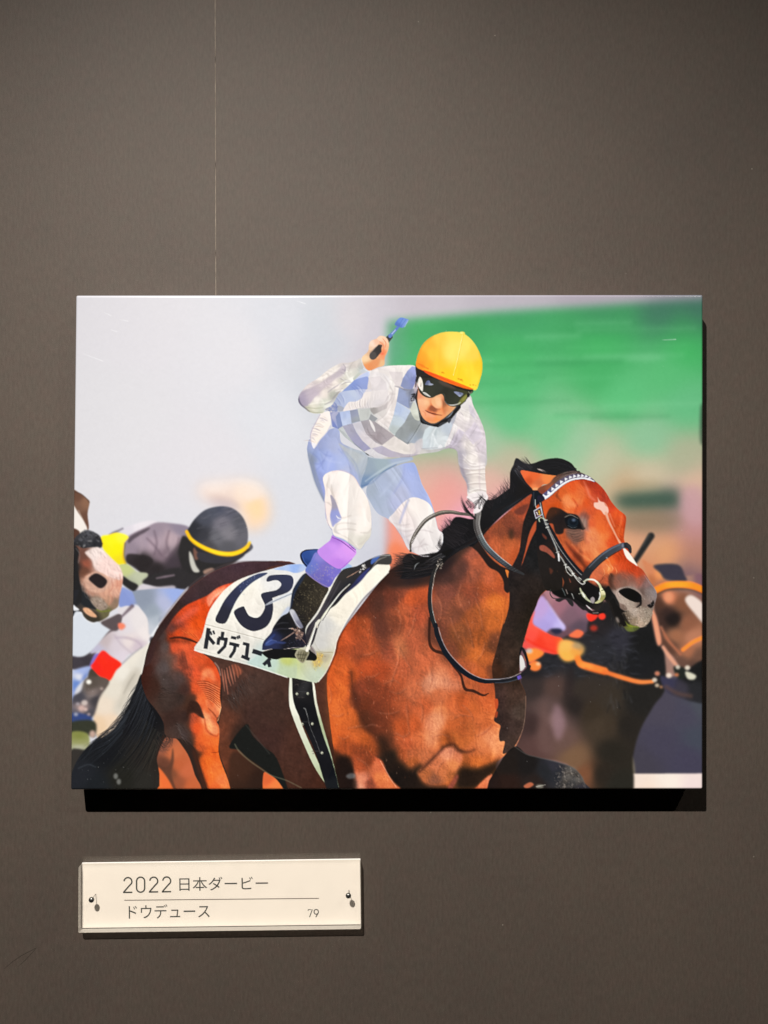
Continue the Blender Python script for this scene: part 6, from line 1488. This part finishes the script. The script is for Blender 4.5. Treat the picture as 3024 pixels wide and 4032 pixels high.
SX = (TLc[0] * (1 - uu) + TRc[0] * uu) * (1 - vv) + (BLc[0] * (1 - uu) + BRc[0] * uu) * vv
SY = (TLc[1] * (1 - uu) + TRc[1] * uu) * (1 - vv) + (BLc[1] * (1 - uu) + BRc[1] * uu) * vv
DEP = np.minimum(DU[None] + DV[:, None], PT - .0004)
k = (CAM_D - PT) / FPX
VX = (SX - PX) * k; VZ = CAM_Z - (SY - PY) * k; VY = -(PT - DEP)
rowsn, colsn = uu.shape
idx = np.arange(rowsn * colsn).reshape(rowsn, colsn)
quads = np.stack([idx[:-1, :-1], idx[1:, :-1], idx[1:, 1:], idx[:-1, 1:]], -1).reshape(-1, 4)
me = bpy.data.meshes.new('print')
nv, nf = rowsn * colsn, len(quads)
org = np.array(panel.location)
co = np.stack([VX, VY, VZ], -1).reshape(-1, 3) - org
me.vertices.add(nv); me.vertices.foreach_set('co', co.astype(np.float32).ravel())
me.loops.add(nf * 4); me.loops.foreach_set('vertex_index', quads.ravel().astype(np.int32))
me.polygons.add(nf); me.polygons.foreach_set('loop_start', np.arange(0, nf * 4, 4, dtype=np.int32))
me.polygons.foreach_set('use_smooth', np.ones(nf, bool))
me.update(calc_edges=True)
# ink: bilinear look-up of the painted canvas, sRGB to linear
fx = np.clip((SX - CX0) / CST - .5, 0, CW - 1.001); fy = np.clip((SY - CY0) / CST - .5, 0, CH - 1.001)
ix, iy = fx.astype(int), fy.astype(int)
tx, ty = (fx - ix)[..., None], (fy - iy)[..., None]
ink = (CAN[iy, ix] * (1 - tx) + CAN[iy, ix + 1] * tx) * (1 - ty) + (CAN[iy + 1, ix] * (1 - tx) + CAN[iy + 1, ix + 1] * tx) * ty
c = np.clip(ink / 255.0, 0, 1)
lin = np.where(c <= .04045, c / 12.92, ((c + .055) / 1.055) ** 2.4) * INK_GAIN * np.exp(FALLOFF_INK[0] * (SX - 1522) / 1250 + FALLOFF_INK[1] * (SY - 2135) / 975)[..., None]
rgba = np.concatenate([np.clip(lin, 0.004, .93), np.ones(lin.shape[:2] + (1,))], -1).astype(np.float32)
att = me.color_attributes.new('ink', 'FLOAT_COLOR', 'POINT')
att.data.foreach_set('color', rgba.ravel())
me.materials.append(M_PRINT)
pr = bpy.data.objects.new('print', me)
col.objects.link(pr)
pr.parent = panel
pr['label'] = 'glossy colour photograph of a racehorse and jockey wrapped round the panel edges'
# stretcher bars closing the panel's back
M_WOOD = mat_plain('stretcher_wood', (.30, .21, .13), .7, noise=.25, nscale=60)
def bar(xa, ya, xb, yb):
    p, q = at(xa, ya, PT), at(xb, yb, PT)
    bm = bmesh.new()
    bmesh.ops.create_cube(bm, size=1, matrix=Matrix.Translation(((p.x + q.x) / 2, -.0125, (p.z + q.z) / 2)) @ Matrix.Diagonal((abs(q.x - p.x), .022, abs(q.z - p.z), 1)))
    bm_obj('stretcher_bar', bm, M_WOOD, panel)
bar(320, 1185, 2755, 1310); bar(320, 2965, 2755, 3090); bar(320, 1315, 445, 2960); bar(2630, 1315, 2755, 2960)

# ---------------------------------------------------------------- the label: clear acrylic block over a printed card
LT = .0105                                                       # acrylic thickness
label = empty('label_plaque', at(864, 3668, 0))
tag(label, 'cream caption plaque under clear acrylic fixed with two dark pins below the photograph', 'label')
f_tl, f_tr, f_bl, f_br = at(308, 3414, LT), at(1418.5, 3398, LT), at(307, 3674.5, LT), at(1421.5, 3660, LT)
W0 = .0012
def slab(q, t0, t1):
    v = [(p.x, -t1, p.z) for p in q] + [(p.x, -t0, p.z) for p in q]
    return v, [(0, 1, 2, 3), (7, 6, 5, 4), (4, 5, 1, 0), (5, 6, 2, 1), (6, 7, 3, 2), (7, 4, 0, 3)]
M_ACR = mat_acrylic('clear_acrylic', .03)
M_LIT_EDGE = mat_acrylic('acrylic_lit_edge', .75)  # milky sides and rims imitate the card's reflection inside the block
v, f = slab([f_bl, f_br, f_tr, f_tl], W0 + .0006, LT)
blk = mesh_obj('acrylic_block', v, f, M_ACR, label)
blk.data.materials.append(M_LIT_EDGE)
bm = bmesh.new(); bm.from_mesh(blk.data)
bmesh.ops.bevel(bm, geom=bm.edges[:], offset=.0007, segments=2, affect='EDGES')
for fa in bm.faces:
    n = fa.normal
    fa.material_index = 0 if abs(n.y) > .985 or n.z > .985 else 1            # front, back and top stay clear
bm.to_mesh(blk.data); bm.free()
M_CARD = mat_plain('caption_card', (.89, .865, .84), .55, .3, noise=.02, nscale=40)
ins = .0002
q = [f_bl + Vector((ins, 0, ins)), f_br + Vector((-ins, 0, ins)), f_tr + Vector((-ins, 0, -ins)), f_tl + Vector((ins, 0, -ins))]
v, f = slab(q, .0004, W0)
card = mesh_obj('caption_card', v, f, M_CARD, label)
M_INK = mat_plain('caption_ink', (.025, .03, .028), .6, .2)
M_RULE = mat_plain('rule_ink', (.12, .10, .085), .6, .2)
ux = (f_br - f_bl); ux.y = 0; ux.normalize()
uz = Vector((-ux.z, 0, ux.x))
TXT_T = W0 + .00012
def sheet_stroke(name, lines, width, mat, parent):
    """flat lettering drawn as round-jointed ribbons; lines are lists of sheet positions"""
    vs, fs = [], []
    for li, ln in enumerate(lines):
        P = [at(x, y, TXT_T) for x, y in ln]
        hw = width * (CAM_D - TXT_T) / FPX / 2
        off = []
        for i in range(len(P)):
            d = (P[min(i + 1, len(P) - 1)] - P[max(i - 1, 0)]).normalized()
            off.append(Vector((-d.z, 0, d.x)))
        b0 = len(vs)
        for p, n in zip(P, off):
            vs += [p + n * hw, p - n * hw]
        fs += [(b0 + 2 * i, b0 + 2 * i + 1, b0 + 2 * i + 3, b0 + 2 * i + 2) for i in range(len(P) - 1)]
    return mesh_obj(name, vs, fs, mat, parent)
def T5(x, y): return (260 + x * .36166, 3300 + y * .36166)
def T6(x, y): return (860 + x * .36166, 3300 + y * .36166)
def arc(cx, cy, rx, ry, a0, a1, n=14):
    return [(cx + rx * math.cos(R(a0 + (a1 - a0) * i / n)), cy - ry * math.sin(R(a0 + (a1 - a0) * i / n))) for i in range(n + 1)]
def two(x, y):       # light condensed 2, box 95 x 170, x,y top left
    return [arc(x + 50, y + 50, 43, 44, 175, -28, 14) + [(x + 60, y + 100), (x + 3, y + 166)], [(x - 3, y + 168), (x + 98, y + 166)]]
def zero(x, y):
    return [arc(x + 50, y + 48, 44, 44, 0, 180) + arc(x + 50, y + 124, 44, 44, 180, 360) + [(x + 94, y + 48)]]
digits = []
for fn, x, y in ((two, 624, 424), (zero, 762, 421), (two, 905, 419), (two, 1046, 417)):
    digits += fn(x, y)
sheet_stroke('year_lettering', [[T5(*p) for p in l] for l in digits], 5.6, M_INK, card)
nine = [arc(1065, 803, 24, 26, -60, 300, 20), [(1088, 812), (1060, 861)]]
seven = [[(976, 792), (978, 779), (1022, 779), (992, 861)]]
sheet_stroke('number_lettering', [[T6(*p) for p in l] for l in nine + seven], 3.6, M_INK, card)
sheet_stroke('rule', [[T5(634, 677), T6(1094, 656)]], 3.0, M_RULE, card)

def jp(name, text, x0, x1, ytop, ybot, weight):
    cu = bpy.data.curves.new(name, 'FONT')
    cu.body = text
    cu.size = 1.0
    cu.resolution_u = 6
    cu.offset = weight
    o = bpy.data.objects.new(name, cu)
    col.objects.link(o)
    bpy.context.view_layer.update()
    me = bpy.data.meshes.new_from_object(o.evaluated_get(bpy.context.evaluated_depsgraph_get()))
    bpy.data.objects.remove(o)
    xs = [q.co.x for q in me.vertices]; ys = [q.co.y for q in me.vertices]
    a, b, c, d = min(xs), max(xs), min(ys), max(ys)
    bl = at(x0, ybot, TXT_T)
    wid = (x1 - x0) * (CAM_D - TXT_T) / FPX
    hei = (ybot - ytop) * (CAM_D - TXT_T) / FPX
    for q in me.vertices:
        p = bl + ux * ((q.co.x - a) / (b - a) * wid) + uz * ((q.co.y - c) / (d - c) * hei)
        q.co = p
    me.name = name
    ob = bpy.data.objects.new(name, me)
    col.objects.link(ob)
    me.materials.append(M_INK)
    ob.parent = card
    ob.matrix_parent_inverse = card.matrix_world.inverted()
    return ob
bpy.context.view_layer.update()
jp('title_lettering', '日本ダービー', 706.5, 1055.5, 3454.5, 3508.5, 0)
jp('name_lettering', 'ドウデュース', 507, 826, 3562.5, 3618, 0)

# added clear strip standing in for light the block's top throws on the wall
strip_h = at(318, 3396, 0).z - at(318, 3374, 0).z
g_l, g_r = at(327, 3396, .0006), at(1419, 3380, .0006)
M_CAUSTIC = mat_acrylic('clear_caustic_strip', .035, rough=.2)
v, f = slab([g_l, g_r, g_r + Vector((0, 0, -strip_h)), g_l + Vector((0, 0, -strip_h))], .0002, .0006)
mesh_obj('caustic_strip', v, f, M_CAUSTIC, label)

# pins
M_PIN = mat_plain('dark_steel_pin', (.16, .16, .155), .3, .5, metal=.9)
for (px_, py_) in (T5(277, 672), T6(1415, 627)):
    c = at(px_, py_, LT + .002)
    bm = bmesh.new()
    bmesh.ops.create_uvsphere(bm, u_segments=24, v_segments=14, radius=.0027, matrix=Matrix.Translation(c) @ Matrix.Diagonal((1, .8, 1, 1)))
    bmesh.ops.create_cone(bm, cap_ends=True, segments=16, radius1=.0003, radius2=.0003, depth=LT, matrix=Matrix.Translation((c.x, -LT / 2 - .001, c.z)) @ Matrix.Rotation(R(90), 4, 'X'))
    pin = bm_obj('pin', bm, M_PIN, label, True)
